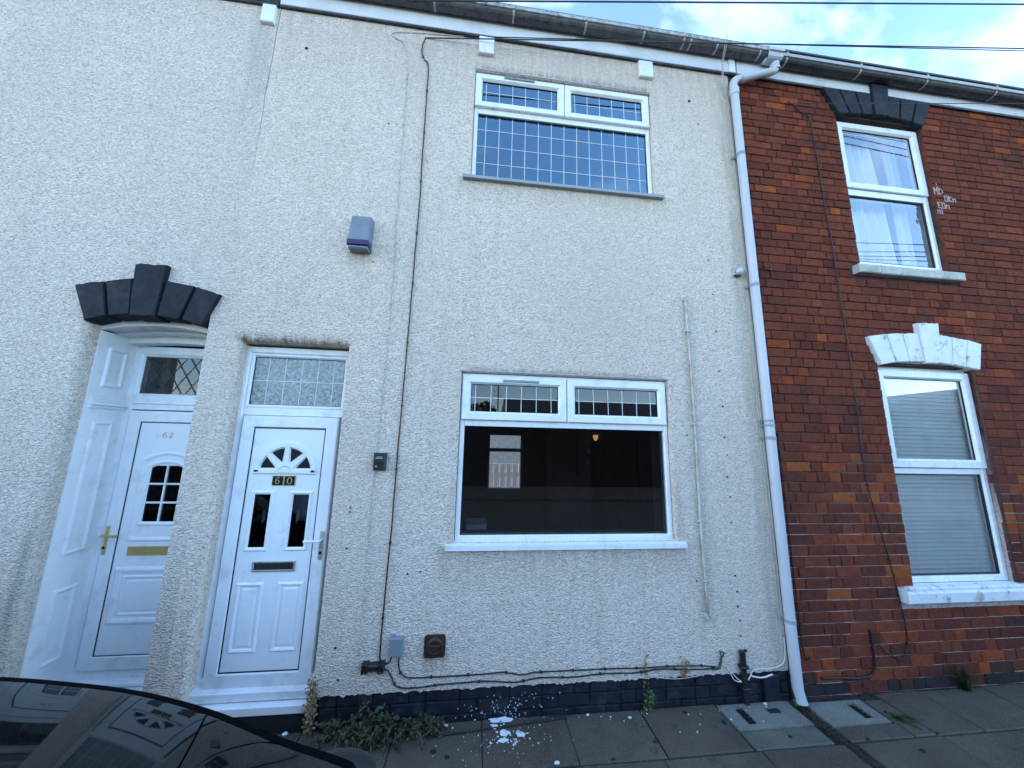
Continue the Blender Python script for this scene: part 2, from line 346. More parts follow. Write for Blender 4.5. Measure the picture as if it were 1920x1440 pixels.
def leaf_mat(name, a, bcol, c2):
    ma, t, b = mat(name)
    isl = nd(t, 'ShaderNodeNewGeometry').outputs['Random Per Island']
    t.links.new(ramp(t, isl, [(0.0, a), (0.45, bcol), (0.8, bcol), (1.0, c2)]), b.inputs['Base Color'])
    b.inputs['Roughness'].default_value = 0.55
    b.inputs['Subsurface Weight'].default_value = 0.0
    return ma
M['ivyleaf'] = leaf_mat('weed_leaf', (0.022, 0.018, 0.010), (0.026, 0.037, 0.012), (0.11, 0.075, 0.032))
M['grassleaf'] = leaf_mat('grass_blade', (0.03, 0.07, 0.015), (0.06, 0.12, 0.025), (0.12, 0.15, 0.05))
M['treeleaf'] = leaf_mat('tree_leaf', (0.02, 0.035, 0.01), (0.04, 0.06, 0.018), (0.06, 0.08, 0.025))

# ------------------------------------------------------------------ mesh builder
class MB:
    def __init__(s): s.v = []; s.f = []; s.m = []
    def add(s, vs, fs, mi=0):
        o = len(s.v); s.v += [tuple(v) for v in vs]
        s.f += [tuple(i + o for i in f) for f in fs]; s.m += [mi] * len(fs); return s
    def quad(s, a, b, c, d, mi=0): return s.add([a, b, c, d], [(0, 1, 2, 3)], mi)
    def box(s, x0, x1, y0, y1, z0, z1, mi=0):
        return s.add([(x0, y0, z0), (x1, y0, z0), (x1, y1, z0), (x0, y1, z0), (x0, y0, z1), (x1, y0, z1), (x1, y1, z1), (x0, y1, z1)],
                     [(0, 3, 2, 1), (4, 5, 6, 7), (0, 1, 5, 4), (1, 2, 6, 5), (2, 3, 7, 6), (3, 0, 4, 7)], mi)
    def bbox(s, x0, x1, y0, y1, z0, z1, b=0.004, mi=0):
        """box whose front (-y) face has chamfered edges"""
        vs = [(x0, y1, z0), (x1, y1, z0), (x1, y1, z1), (x0, y1, z1),
              (x0, y0 + b, z0), (x1, y0 + b, z0), (x1, y0 + b, z1), (x0, y0 + b, z1),
              (x0 + b, y0, z0 + b), (x1 - b, y0, z0 + b), (x1 - b, y0, z1 - b), (x0 + b, y0, z1 - b)]
        fs = [(0, 3, 2, 1)]
        for k in range(4):
            n = (k + 1) % 4
            fs += [(k, n, 4 + n, 4 + k), (4 + k, 4 + n, 8 + n, 8 + k)]
        fs.append((8, 9, 10, 11))
        return s.add(vs, fs, mi)
    def prism(s, poly, y0, y1, mi=0):
        """poly [(x,z)] counter-clockwise seen from -y"""
        n = len(poly)
        vs = [(x, y0, z) for x, z in poly] + [(x, y1, z) for x, z in poly]
        fs = [tuple(range(n)), tuple(range(2 * n - 1, n - 1, -1))]
        for k in range(n):
            j = (k + 1) % n
            fs.append((k, n + k, n + j, j))
        return s.add(vs, fs, mi)
    def tube(s, pts, r, seg=6, mi=0, cap=True):
        pts = [Vector(p) for p in pts]; n = len(pts)
        up = Vector((0.13, 0.31, 0.94)); vs = []; fs = []
        for i, p in enumerate(pts):
            t = (pts[min(i + 1, n - 1)] - pts[max(i - 1, 0)]).normalized()
            a = t.cross(up)
            if a.length < 0.05: a = t.cross(Vector((1, 0, 0)))
            a.normalize(); b = t.cross(a)
            rr = r(i / max(1, n - 1)) if callable(r) else r
            for k in range(seg):
                an = 2 * PI * k / seg
                vs.append(p + (a * math.cos(an) + b * math.sin(an)) * rr)
        for i in range(n - 1):
            for k in range(seg):
                j = (k + 1) % seg
                fs.append((i * seg + k, i * seg + j, (i + 1) * seg + j, (i + 1) * seg + k))
        if cap: fs += [tuple(range(seg - 1, -1, -1)), tuple(range((n - 1) * seg, n * seg))]
        return s.add(vs, fs, mi)
    def ring(s, x0, x1, z0, z1, w, yf, yb, ch=0.008, out=0.004, mi=0):
        """mitred rectangular frame, chamfered towards the glass"""
        prof = [(0, yb), (0, yf + out), (out, yf), (w - ch, yf), (w, yf + ch * 1.2), (w, yb)]
        vs = []
        for o, y in prof: vs += [(x0 + o, y, z0 + o), (x1 - o, y, z0 + o), (x1 - o, y, z1 - o), (x0 + o, y, z1 - o)]
        fs = []
        for p in range(len(prof) - 1):
            for k in range(4):
                j = (k + 1) % 4
                fs.append((p * 4 + k, p * 4 + j, p * 4 + 4 + j, p * 4 + 4 + k))
        return s.add(vs, fs, mi)
    def lathe(s, c, axis, prof, seg=20, mi=0):
        """prof [(radius, along)] about axis through c"""
        ax = Vector(axis).normalized(); a = ax.orthogonal().normalized(); b = ax.cross(a); c = Vector(c)
        vs = []; fs = []
        for r, h in prof:
            for k in range(seg):
                an = 2 * PI * k / seg
                vs.append(c + ax * h + (a * math.cos(an) + b * math.sin(an)) * r)
        for i in range(len(prof) - 1):
            for k in range(seg):
                j = (k + 1) % seg
                fs.append((i * seg + k, i * seg + j, (i + 1) * seg + j, (i + 1) * seg + k))
        return s.add(vs, fs, mi)
    def mesh(s, name, mats, smooth=False):
        me = bpy.data.meshes.new(name); me.from_pydata([tuple(v) for v in s.v], [], s.f)
        for x in (mats if isinstance(mats, (list, tuple)) else [mats]): me.materials.append(x)
        if any(s.m): me.polygons.foreach_set('material_index', s.m)
        if len(s.f) > 1:
            bm = bmesh.new(); bm.from_mesh(me); bmesh.ops.recalc_face_normals(bm, faces=bm.faces); bm.to_mesh(me); bm.free()
        if smooth:
            me.polygons.foreach_set('use_smooth', [True] * len(me.polygons))
            if smooth != 'all':
                me.set_sharp_from_angle(angle=math.radians(35))
        me.update(); return me
    def build(s, name, mats, parent=None, smooth=False, **tags):
        return link(name, s.mesh(name, mats, smooth), parent, **tags)
def link(name, me, parent=None, **tags):
    o = bpy.data.objects.new(name, me); C.objects.link(o)
    if parent is not None: o.parent = parent; o.matrix_parent_inverse = parent.matrix_world.inverted()
    for k, v in tags.items(): o[k] = v
    return o
def thing(name, label, cat, loc=(0, 0, 0), group=None):
    o = bpy.data.objects.new(name, None); C.objects.link(o); o.location = loc
    o.empty_display_size = 0.1
    o.matrix_world = Matrix.Translation(loc)
    o['label'] = label; o['category'] = cat
    if group: o['group'] = group
    return o
def tag(o, label, cat, group=None):
    o['label'] = label; o['category'] = cat
    if group: o['group'] = group
    return o
def smoothpath(pts, n=5):
    pts = [Vector(p) for p in pts]; out = []
    for i in range(len(pts) - 1):
        p0 = pts[max(i - 1, 0)]; p1 = pts[i]; p2 = pts[i + 1]; p3 = pts[min(i + 2, len(pts) - 1)]
        for k in range(n):
            t = k / n
            out.append(0.5 * ((2 * p1) + (p2 - p0) * t + (2 * p0 - 5 * p1 + 4 * p2 - p3) * t * t + (3 * p1 - p0 - 3 * p2 + p3) * t ** 3))
    out.append(pts[-1]); return out

# ------------------------------------------------------------------ the ground
EAVE = 5.42
XB = -1.800            # party line between the two rendered houses
XC = 2.350             # edge of the render / start of the brick house
m_ = MB(); m_.quad((-400, -400, -0.13), (400, -400, -0.13), (400, 400, -0.13), (-400, 400, -0.13))
m_.build('ground', M['yard'], kind='structure')
m_ = MB(); m_.box(-60, 60, -8.2, -0.90, -0.125, -0.10)
m_.build('road', M['asphalt'], kind='structure')
pav = MB().box(-60, 60, -0.78, 0.6, -0.12, -0.016).build('pavement', M['joint'], kind='structure')
MB().box(-60, 60, -0.90, -0.785, -0.12, -0.004).build('kerb', M['kerb'], kind='structure')
MB().box(-60, 60, -11, -8.2, -0.12, 0.0).build('opposite_pavement', M['asphalt'], kind='structure')

def slab(x0, x1, y0, y1, mtl, tilt=0.003, skew=0.0, b=0.006):
    q = [(x0 + 0.002, y0 + 0.002), (x1 - 0.002, y0 + 0.002), (x1 - 0.002 + skew, y1 - 0.002), (x0 + 0.002 + skew, y1 - 0.002)]
    h = [R_.uniform(-tilt, tilt) for _ in range(4)]
    cx = sum(p[0] for p in q) / 4; cy = sum(p[1] for p in q) / 4
    vs = [(x, y, -0.05) for x, y in q] + [(x, y, h[i] - b) for i, (x, y) in enumerate(q)]
    vs += [(x + (b if x < cx else -b), y + (b if y < cy else -b), h[i]) for i, (x, y) in enumerate(q)]
    fs = []
    for k in range(4):
        j = (k + 1) % 4; fs += [(k, j, 4 + j, 4 + k), (4 + k, 4 + j, 8 + j, 8 + k)]
    fs.append((8, 9, 10, 11))
    MB().add(vs, fs).build('paving_slab', mtl, pav)
xs1 = [-4.8, -4.2, -3.65, -3.1, -2.55, -2.0, -1.5, -0.97, -0.42, 0.122, 0.668, 1.195]
for i in range(len(xs1) - 1): slab(xs1[i], xs1[i + 1], -0.353, 0.0, M['slab'] if i % 3 else M['slab_b'])
slab(1.200, 1.745, -0.353, 0.0, M['slab_b'])
slab(2.86, 3.015, -0.353, -0.05, M['slab']); slab(2.40, 2.855, -0.353, -0.246, M['slab_b'], 0.002); slab(1.755, 2.285, -0.353, -0.225, M['patch_b'], 0.001)
slab(3.02, 3.38, -0.353, 0.0, M['slab_b']); slab(3.385, 3.95, -0.353, 0.0, M['slab'])
slab(3.955, 4.5, -0.353, 0.0, M['slab']); slab(4.505, 5.1, -0.353, 0.0, M['slab_b'])
xs2 = [-4.5, -3.9, -3.3, -2.7, -2.1, -1.5, -0.95, -0.44, 0.13, 0.68, 1.165, 1.78, 2.335]
for i in range(len(xs2) - 1): slab(xs2[i], xs2[i + 1], -0.775, -0.360, M['slab_b'] if i % 2 else M['slab'])
xs2 = [2.42, 3.03, 3.62, 4.2, 4.8, 5.4]
for i in range(len(xs2) - 1): slab(xs2[i], xs2[i + 1], -0.775, -0.360, M['slab'] if i % 3 else M['slab_b'])

def drain_cover(label, x0, x1, y0, y1, slot, sq=None, skew=0.0):
    t = thing('drain_cover', label, 'drain cover', ((x0 + x1) / 2, (y0 + y1) / 2, 0), 'concrete drain covers at the wall foot')
    mb = MB(); sx0, sx1, sy0, sy1 = slot
    xs = [x0, sx0, sx1, x1]; ys = [y0, sy0, sy1, y1]
    for i in range(3):
        for j in range(3):
            if i == 1 and j == 1: continue
            mb.box(xs[i], xs[i + 1], ys[j], ys[j + 1], -0.05, 0.004)
    mb.build('concrete_panel', M['patch'], t)
    MB().box(sx0, sx1, sy0, sy1, -0.05, -0.012).build('slot', M['iron'], t)
    g = MB()
    for k in range(1, 5):
        y = sy0 + (sy1 - sy0) * k / 5; g.box(sx0, sx1, y - 0.003, y + 0.003, -0.012, -0.004)
    g.build('grate', M['iron'], t)
    if sq: MB().prism([(sq[0], 0.0045), (sq[1], 0.0045), (sq[1], 0.007), (sq[0], 0.007)], sq[2], sq[3]).build('small_cover', M['iron'], t)
drain_cover('pale concrete drain cover with long slot and small iron lid, left of downpipe', 1.752, 2.285, -0.222, -0.02, (1.855, 1.922, -0.185, -0.042), (2.072, 2.158, -0.115, -0.08))
drain_cover('pale concrete drain cover with one slot in front of the brick house', 2.40, 2.836, -0.242, -0.05, (2.692, 2.758, -0.205, -0.072))

# ------------------------------------------------------------------ walls of the terrace
def rect_wall(mb, x0, x1, z0, z1, holes, y=0.0, extra_x=(), extra_z=()):
    xs = sorted({x0, x1, *extra_x, *[h[0] for h in holes], *[h[1] for h in holes]})
    zs = sorted({z0, z1, *extra_z, *[h[2] for h in holes], *[h[3] for h in holes]})
    xs = [x for x in xs if x0 <= x <= x1]; zs = [z for z in zs if z0 <= z <= z1]
    for i in range(len(xs) - 1):
        for j in range(len(zs) - 1):
            cx, cz = (xs[i] + xs[i + 1]) / 2, (zs[j] + zs[j + 1]) / 2
            if any(h[0] < cx < h[1] and h[2] < cz < h[3] for h in holes): continue
            mb.quad((xs[i], y, zs[j]), (xs[i + 1], y, zs[j]), (xs[i + 1], y, zs[j + 1]), (xs[i], y, zs[j + 1]))
def reveal(mb, x0, x1, z0, z1, r, depth, bottom=False, kr=1.0):
    prof = [(r - r * math.sin(a), r - r * math.cos(a)) for a in [k * PI / 10 for k in range(6)]] + [(0, depth)]
    n = len(prof); rings = []
    for o, y in prof:
        p = [(x0 - o, y, z0 - (o if bottom else 0)), (x0 - o, y, z1 + o), (x1 + o * kr, y, z1 + o), (x1 + o * kr, y, z0 - (o if bottom else 0))]
        rings.append(p)
    for a in range(n - 1):
        for k in range(4 if bottom else 3):
            j = (k + 1) % 4
            mb.quad(rings[a][k], rings[a][j], rings[a + 1][j], rings[a + 1][k])
T = 0.26
house62 = thing('terraced_house', 'pale pebbledashed left house with recessed white door 62 under a dark arch', 'house', (-4.2, 0, 0), 'terraced houses')
house60 = thing('terraced_house', 'pale pebbledashed middle house with white door numbered 60 and two wide leaded windows', 'house', (0.3, 0, 0), 'terraced houses')
houseB = thing('terraced_house', 'red brick house with keystone arches and tall narrow windows beside the downpipe', 'house', (4.4, 0, 0), 'terraced houses')

D60 = (-1.685, -0.945, 0.0, 2.452)
D62 = (-2.672, -1.915, 0.0, 2.60)
W1 = (-0.112, 1.540, 1.078, 2.297)
W2 = (-0.118, 1.524, 3.980, 5.056)
r1, r2 = 0.032, 0.010
def exp(h, r, bottom=False, kr=1.0): return (h[0] - r, h[1] + r * kr, h[2] - (r if bottom else 0), h[3] + r)
# boundary polyline with a crack that closes downwards
crack = []
rc = random.Random(4)
for k in range(45):
    z = EAVE + 0.25 - k * 0.13
    if z < 0.19: break
    crack.append((z, XB + 0.006 * math.sin(z * 5) + rc.uniform(-0.005, 0.005), max(0.0, min(0.0065, (z - 3.55) * 0.006))))
mb = MB()
rect_wall(mb, XB + 0.03, XC, 0.19, EAVE + 0.25, [exp(D60, r1, False, .2), exp(W1, r2, True), exp(W2, r2, True)])
for a, b in zip(crack, crack[1:]):
    mb.quad((a[1] + a[2], 0, a[0]), (XB + 0.03, 0, a[0]), (XB + 0.03, 0, b[0]), (b[1] + b[2], 0, b[0]))
    mb.quad((a[1] + a[2], 0, a[0]), (b[1] + b[2], 0, b[0]), (b[1] + b[2], 0.012, b[0]), (a[1] + a[2], 0.012, a[0]))
reveal(mb, *D60, r1, T, False, .2); reveal(mb, *W1, r2, T, True); reveal(mb, *W2, r2, T, True)
# ragged lower edge over the plinth and rounded right-hand stop edge
x = D60[1] + r1 * .2; prev = None
while x < XC + 0.001:
    zz = 0.19 - abs(rc.gauss(0, 0.006)) - 0.004
    cur = (min(x, XC), zz)
    if prev:
        mb.quad((prev[0], 0, 0.19), (cur[0], 0, 0.19), (cur[0], 0.0, cur[1]), (prev[0], 0.0, prev[1]))
        mb.quad((prev[0], 0, prev[1]), (cur[0], 0, cur[1]), (cur[0], 0.03, cur[1] + 0.006), (prev[0], 0.03, prev[1] + 0.006))
    prev = cur; x += 0.017
mb.quad((XC, 0, 0.185), (XC, 0.05, 0.185), (XC, 0.05, EAVE + 0.25), (XC, 0, EAVE + 0.25))
# left jamb foot of door 60
mb.quad((XB + 0.03, 0, 0.0), (D60[0] - r1, 0, 0.0), (D60[0] - r1, 0, 0.19), (XB + 0.03, 0, 0.19))
mb.quad((XB, 0, 0.0), (XB + 0.03, 0, 0.0), (XB + 0.03, 0, 0.19), (XB, 0, 0.19))
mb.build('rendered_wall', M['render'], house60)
MB().box(XC - 0.036, XC - 0.028, -0.004, 0.002, 0.2, EAVE - 0.02).build('stop_bead', M['palecable'], house60)

mb = MB()
rect_wall(mb, -9.0, XB - 0.03, 0.0, EAVE + 0.25, [exp(D62, 0.036, False, .2)])
for a, b in zip(crack, crack[1:]):
    mb.quad((XB - 0.03, 0, a[0]), (a[1], 0, a[0]), (b[1], 0, b[0]), (XB - 0.03, 0, b[0]))
    mb.quad((a[1], 0, a[0]), (b[1], 0, b[0]), (b[1], 0.012, b[0]), (a[1], 0.012, a[0]))
    mb.quad((a[1] - 0.01, 0.012, a[0]), (a[1] + 0.02, 0.012, a[0]), (b[1] + 0.02, 0.012, b[0]), (b[1] - 0.01, 0.012, b[0]))
mb.quad((XB - 0.03, 0, 0.0), (XB, 0, 0.0), (crack[-1][1], 0, crack[-1][0]), (XB - 0.03, 0, crack[-1][0]))
reveal(mb, D62[0], D62[1], 0.0, D62[3], 0.036, 0.095, False, .2)
mb.build('rendered_wall', M['render62'], house62)

# dark painted brick plinth of the middle house, bricks laid one by one
pl = MB().box(-0.90, XC - 0.002, 0.022, 0.2, -0.05, 0.2).build('plinth', M['navy'], house60)
me_cache = {}
def brick_mesh(kind, mtl, L_, H_, j):
    key = (kind, j)
    if key in me_cache: return me_cache[key]
    rr = random.Random(hash((kind, j)) % 9999 + j)
    b = 0.004; mb = MB(); D_ = 0.05
    def jt(): return rr.uniform(-0.0018, 0.0018)
    fr = [(b + jt(), b + jt()), (L_ - b + jt(), b + jt()), (L_ - b + jt(), H_ - b + jt()), (b + jt(), H_ - b + jt())]
    ou = [(jt(), jt()), (L_ + jt(), jt()), (L_ + jt(), H_ + jt()), (jt(), H_ + jt())]
    vs = [(x, D_, z) for x, z in ou] + [(x, b * 0.8, z) for x, z in ou] + [(x, rr.uniform(-0.0008, 0.0008), z) for x, z in fr]
    fs = []
    for k in range(4):
        n = (k + 1) % 4; fs += [(k, n, 4 + n, 4 + k), (4 + k, 4 + n, 8 + n, 8 + k)]
    fs.append((8, 9, 10, 11))
    me_cache[key] = mb.add(vs, fs).mesh('brick', mtl); return me_cache[key]
for row in range(3):
    z = 0.191 - 0.0785 * (row + 1)
    x = -0.90 - (0.11 if row % 2 else 0); k = row
    while x < XC - 0.05:
        Lb = 0.213 if k % 3 else 0.104
        x1 = min(x + Lb, XC - 0.005); x0_ = max(x, -0.898)
        if x1 - x0_ > 0.03:
            me = brick_mesh(('p', round(x1 - x0_, 3)), M['navy'], x1 - x0_, 0.071, k % 3)
            o = link('brick', me, pl); o.location = (x0_, 0.010 + R_.uniform(-0.003, 0.003), z)
            o.matrix_parent_inverse = pl.matrix_world.inverted() @ Matrix.Identity(4)
        x += Lb + 0.0065; k += 1

# --------------------------- brick house wall
OU = (3.520, 4.512, 3.46, 5.125)
OL = (3.524, 4.530, 0.705, 2.53)
XE = 6.75
def arch_z(x, o, e, mid):            # segmental intrados
    t = (x - (o[0] + o[1]) / 2) / ((o[1] - o[0]) / 2)
    return mid - (mid - e) * t * t
mb = MB()
rect_wall(mb, XC + 0.012, XE, -0.05, EAVE + 0.25, [OU, OL], 0.010)
for o in (OU, OL):
    mb.quad((o[0], 0.01, o[2]), (o[0], T, o[2]), (o[0], T, o[3]), (o[0], 0.01, o[3]))
    mb.quad((o[1], 0.01, o[2]), (o[1], T, o[2]), (o[1], T, o[3]), (o[1], 0.01, o[3]))
    mb.quad((o[0], 0.01, o[3]), (o[0], T, o[3]), (o[1], T, o[3]), (o[1], 0.01, o[3]))
    mb.quad((o[0], 0.01, o[2]), (o[0], T, o[2]), (o[1], T, o[2]), (o[1], 0.01, o[2]))
bw = mb.build('brick_wall', M['mortar'], houseB)
COURSE = 0.0795
ARU = [(3.366, 5.40), (3.52, 5.10), (4.512, 5.10), (4.655, 5.39)]
def in_arch(x, z, arch):
    (ax, az), (bx, bz), (cx, cz), (dx, dz) = arch
    if z < bz or z > az: return False
    f = (z - bz) / (az - bz)
    return bx + (ax - bx) * f < x < cx + (dx - cx) * f
ARL = [(3.425, 2.83), (3.52, 2.515), (4.55, 2.515), (4.632, 2.79)]
def blocked(z):
    """x intervals taken by openings, arches and sills on this course"""
    out = []
    zc = z + COURSE / 2
    for o, ar, top, sill in ((OU, ARU, 5.42, (3.42, 4.575, 3.372, 3.462)), (OL, ARL, 2.82, (3.375, 4.72, 0.605, 0.718))):
        if sill[2] - 0.02 < zc < sill[3] + 0.01: out.append((sill[0], sill[1]))
        elif o[2] < zc < o[3] and zc < ar[1][1] + 0.0: out.append((o[0], o[1]))
        elif ar[1][1] <= zc <= top:
            f = min(1, max(0, (zc - ar[1][1]) / (ar[0][1] - ar[1][1])))
            out.append((ar[1][0] + (ar[0][0] - ar[1][0]) * f, ar[2][0] + (ar[3][0] - ar[2][0]) * f))
        elif o is OL and top < zc < 2.93: out.append((3.972, 4.182))
    return out
bricks = []
rb = random.Random(21)
nrow = int((EAVE - 0.0) / COURSE) + 1
for row in range(-1, nrow):
    z = 0.004 + row * COURSE
    if z > EAVE + 0.03: break
    cuts = sorted(blocked(z)); segs = []; a = XC + 0.062
    for c0, c1 in cuts: segs.append((a, c0)); a = c1
    segs.append((a, XE))
    for (a, b) in segs:
        x = a; pat = rb.randint(0, 2); first = True
        if a < XC + 0.1 and row % 2: Lb = 0.05
        else: Lb = None
        while x < b - 0.02:
            if Lb is None:
                r = rb.random()
                if pat == 0: Lb = 0.212 + rb.uniform(-0.006, 0.006); pat = 1 if r < 0.75 else 0
                else: Lb = 0.102 + rb.uniform(-0.005, 0.005); pat = 0 if r < 0.72 else 1
            e = min(x + Lb, b - 0.004)
            if b - 0.004 - e < 0.035: e = b - 0.004
            # colour class
            r = rb.random(); zz = z
            if zz < 0.05: ci = rb.choice([7, 7, 7, 6, 5, 2])
            elif zz < 0.42: ci = rb.choice([6, 6, 5, 5, 5, 2, 0, 0, 3, 3, 1])
            elif zz < 1.6: ci = rb.choice([0, 0, 0, 1, 1, 2, 2, 3, 3, 4, 5, 5, 2, 1, 2])
            else: ci = rb.choice([0, 0, 0, 0, 1, 1, 1, 1, 2, 2, 2, 0, 5, 2, 1] if r < 0.93 else [5, 3, 3, 4])
            bricks.append((x, e, z, ci)); x = e + 0.0062; Lb = None
# the 300 that show largest in the photograph become objects of their own
def area(bk):
    q = [to_px((x, 0, z)) for x, z in ((bk[0], bk[2]), (bk[1], bk[2]), (bk[1], bk[2] + 0.073), (bk[0], bk[2] + 0.073))]
    if any(p is None for p in q): return 0
    c = (sum(p[0] for p in q) / 4, sum(p[1] for p in q) / 4)
    if not (0 < c[0] < 1915 and 0 < c[1] < 1440): return 0
    return abs(sum(q[i][0] * q[(i + 1) % 4][1] - q[(i + 1) % 4][0] * q[i][1] for i in range(4))) / 2
bricks.sort(key=area, reverse=True)
NB = 298
for k, (x0, x1, z, ci) in enumerate(bricks[:NB]):
    Lq = round((x1 - x0) / 0.004) * 0.004
    me = brick_mesh(('b%d' % ci, Lq), BM[ci], x1 - x0, 0.0722, k % 2)
    o = link('brick', me, bw)
    o.matrix_parent_inverse = Matrix.Identity(4)
    o.location = Vector((x0, 0.0 + rb.uniform(-0.0025, 0.002), z))
    o.rotation_euler = (rb.uniform(-0.006, 0.006), rb.uniform(-0.004, 0.004), rb.uniform(-0.004, 0.004))
mb = MB()
for (x0, x1, z, ci) in bricks[NB:]:
    y = rb.uniform(-0.0025, 0.002); j = [rb.uniform(-0.0016, 0.0016) for _ in range(4)]
    mb.bbox(x0 + j[0], x1 + j[1], y, 0.03, z + j[2], z + 0.0722 + j[3], 0.0042, ci)
mb.build('distant_bricks', BM, bw, kind='stuff')
# plain return strip of dark bricks beside the pipe foot and the chased edge
MB().box(XC + 0.004, XC + 0.058, 0.004, 0.02, -0.04, EAVE).build('party_joint', M['tar'], houseB)

# --------------------------- voussoir arches
def arch(parent, bots, tops, key_i, y_out, key_out, mtl, gap, depth=0.14, keytop=None, grp='voussoir'):
    """bots/tops: boundary points between stones (x,z); the stone key_i is the keystone"""
    for i in range(len(bots) - 1):
        g = gap / 2
        (bx0, bz0), (bx1, bz1), (tx0, tz0), (tx1, tz1) = bots[i], bots[i + 1], tops[i], tops[i + 1]
        y = -y_out
        if i == key_i:
            y = -key_out; tz0, tz1 = keytop; g = 0.0
            bz0 -= 0.012; bz1 -= 0.012
        p = [(bx0 + g, bz0), (bx1 - g, bz1), (tx1 - g, tz1), (tx0 + g, tz0)]
        mb = MB(); b = 0.005
        cx = sum(q[0] for q in p) / 4; cz = sum(q[1] for q in p) / 4
        inn = [(q[0] + (cx - q[0]) / max(1e-6, math.hypot(q[0] - cx, q[1] - cz)) * b * 1.4, q[1] + (cz - q[1]) / math.hypot(q[0] - cx, q[1] - cz) * b * 1.4) for q in p]
        vs = [(a, depth, c) for a, c in p] + [(a, y + b, c) for a, c in p] + [(a, y, c) for a, c in inn]
        fs = [(3, 2, 1, 0)]
        q = 7; vs = vs[:4]; oa, ia = [], []
        for k in range(4):
            n = (k + 1) % 4
            for j in range(q):
                f = j / q; ch = R_.uniform(0.0, 0.0035) + (0.006 if R_.random() < 0.12 else 0)
                P = lambda L_: (L_[k][0] + (L_[n][0] - L_[k][0]) * f, L_[k][1] + (L_[n][1] - L_[k][1]) * f)
                a, c_ = P(p), P(inn)
                oa.append((a[0] + (cx - a[0]) * ch * 3, y + b + ch * 1.5, a[1] + (cz - a[1]) * ch * 3)); ia.append((c_[0] + (cx - c_[0]) * ch * 4, y + R_.uniform(0, .0012), c_[1] + (cz - c_[1]) * ch * 4))
        nq = 4 * q; vs = vs + oa + ia
        for i2 in range(nq): j2 = (i2 + 1) % nq; fs.append((4 + i2, 4 + j2, 4 + nq + j2, 4 + nq + i2))
        fs.append(tuple(4 + nq + i2 for i2 in range(nq)))
        for k in range(4):
            n = (k + 1) % 4
            fs.append((k, n) + tuple(4 + ((k + 1) * q - j) % nq for j in range(0, q + 1)))
        mb.add(vs, fs).build('keystone' if i == key_i else 'voussoir', mtl, parent)
ar = MB().prism([(-2.66, 2.60), (-1.93, 2.60), (-1.87, 2.74), (-2.2, 2.81), (-2.45, 2.81), (-2.75, 2.74)], -0.004, 0.12).build('arch', M['tar'], house62)
arch(ar, [(-2.676, 2.531), (-2.534, 2.571), (-2.392, 2.590), (-2.238, 2.590), (-2.080, 2.575), (-1.929, 2.539)],
     [(-2.783, 2.785), (-2.600, 2.826), (-2.425, 2.858), (-2.222, 2.856), (-2.020, 2.826), (-1.844, 2.777)], 2, 0.03, 0.040, M['charcoal'], 0.018, 0.10, (2.966, 2.969))
ar = MB().prism([(3.55, 5.14), (4.48, 5.14), (4.58, 5.33), (4.5, 5.40), (3.5, 5.40), (3.44, 5.33)], 0.0, 0.12).build('arch', M['tar'], houseB)
arch(ar, [(3.515, 5.108), (3.648, 5.128), (3.795, 5.145), (3.925, 5.150), (4.080, 5.152), (4.228, 5.145), (4.372, 5.128), (4.512, 5.103)],
     [(3.366, 5.402), (3.560, 5.412), (3.747, 5.416), (3.937, 5.42), (4.138, 5.42), (4.290, 5.412), (4.480, 5.406), (4.652, 5.392)], 3, 0.03, 0.045, M['charcoal'], 0.016, 0.10, (5.523, 5.526))
ar = MB().prism([(3.55, 2.55), (4.5, 2.55), (4.57, 2.7), (4.5, 2.77), (4.1, 2.79), (3.6, 2.77), (3.49, 2.7)], 0.0, 0.12).build('arch', M['stone'], houseB)
arch(ar, [(3.520, 2.517), (3.678, 2.545), (3.824, 2.560), (3.980, 2.564), (4.128, 2.562), (4.258, 2.552), (4.403, 2.536), (4.555, 2.515)],
     [(3.431, 2.773), (3.624, 2.805), (3.790, 2.822), (3.960, 2.831), (4.172, 2.833), (4.320, 2.817), (4.485, 2.798), (4.628, 2.770)], 3, 0.03, 0.045, M['voussoir_white'], 0.010, 0.10, (2.927, 2.935))

# --------------------------- windows
def strips(parent, xs, zs, x0, x1, z0, z1, y, mtl=None):
    mtl = mtl or M['lead']
    for x in xs:
        a, b = R_.uniform(-.0022, .0022), R_.uniform(-.0022, .0022)
        MB().prism([(x + a - 0.0026, z0), (x + a + 0.0026, z0), (x + b + 0.0026, z1), (x + b - 0.0026, z1)], y - 0.0018, y - 0.0003).build('lead_strip', mtl, parent)
    for z in zs: MB().box(x0, x1, y - 0.0022, y - 0.0006, z - 0.0026, z + 0.0026).build('lead_strip', mtl, parent)
def pane(parent, x0, x1, z0, z1, y, mtl, name='pane'):
    return MB().quad((x0, y, z0), (x1, y, z0), (x1, y, z1), (x0, y, z1)).build(name, mtl, parent)
def sash(parent, x0, x1, z0, z1, w, yf, yb):
    mb = MB(); mb.ring(x0, x1, z0, z1, w, yf, yb, 0.012)
    mb.build('sash', M['upvc'], parent)
    MB().ring(x0 + w, x1 - w, z0 + w, z1 - w, 0.004, yf + 0.02, yf + 0.03, 0.001, 0.0005).build('gasket', M['gasket'], parent)
def lin(a, b, n): return [a + (b - a) * k / (n - 1) for k in range(n)]
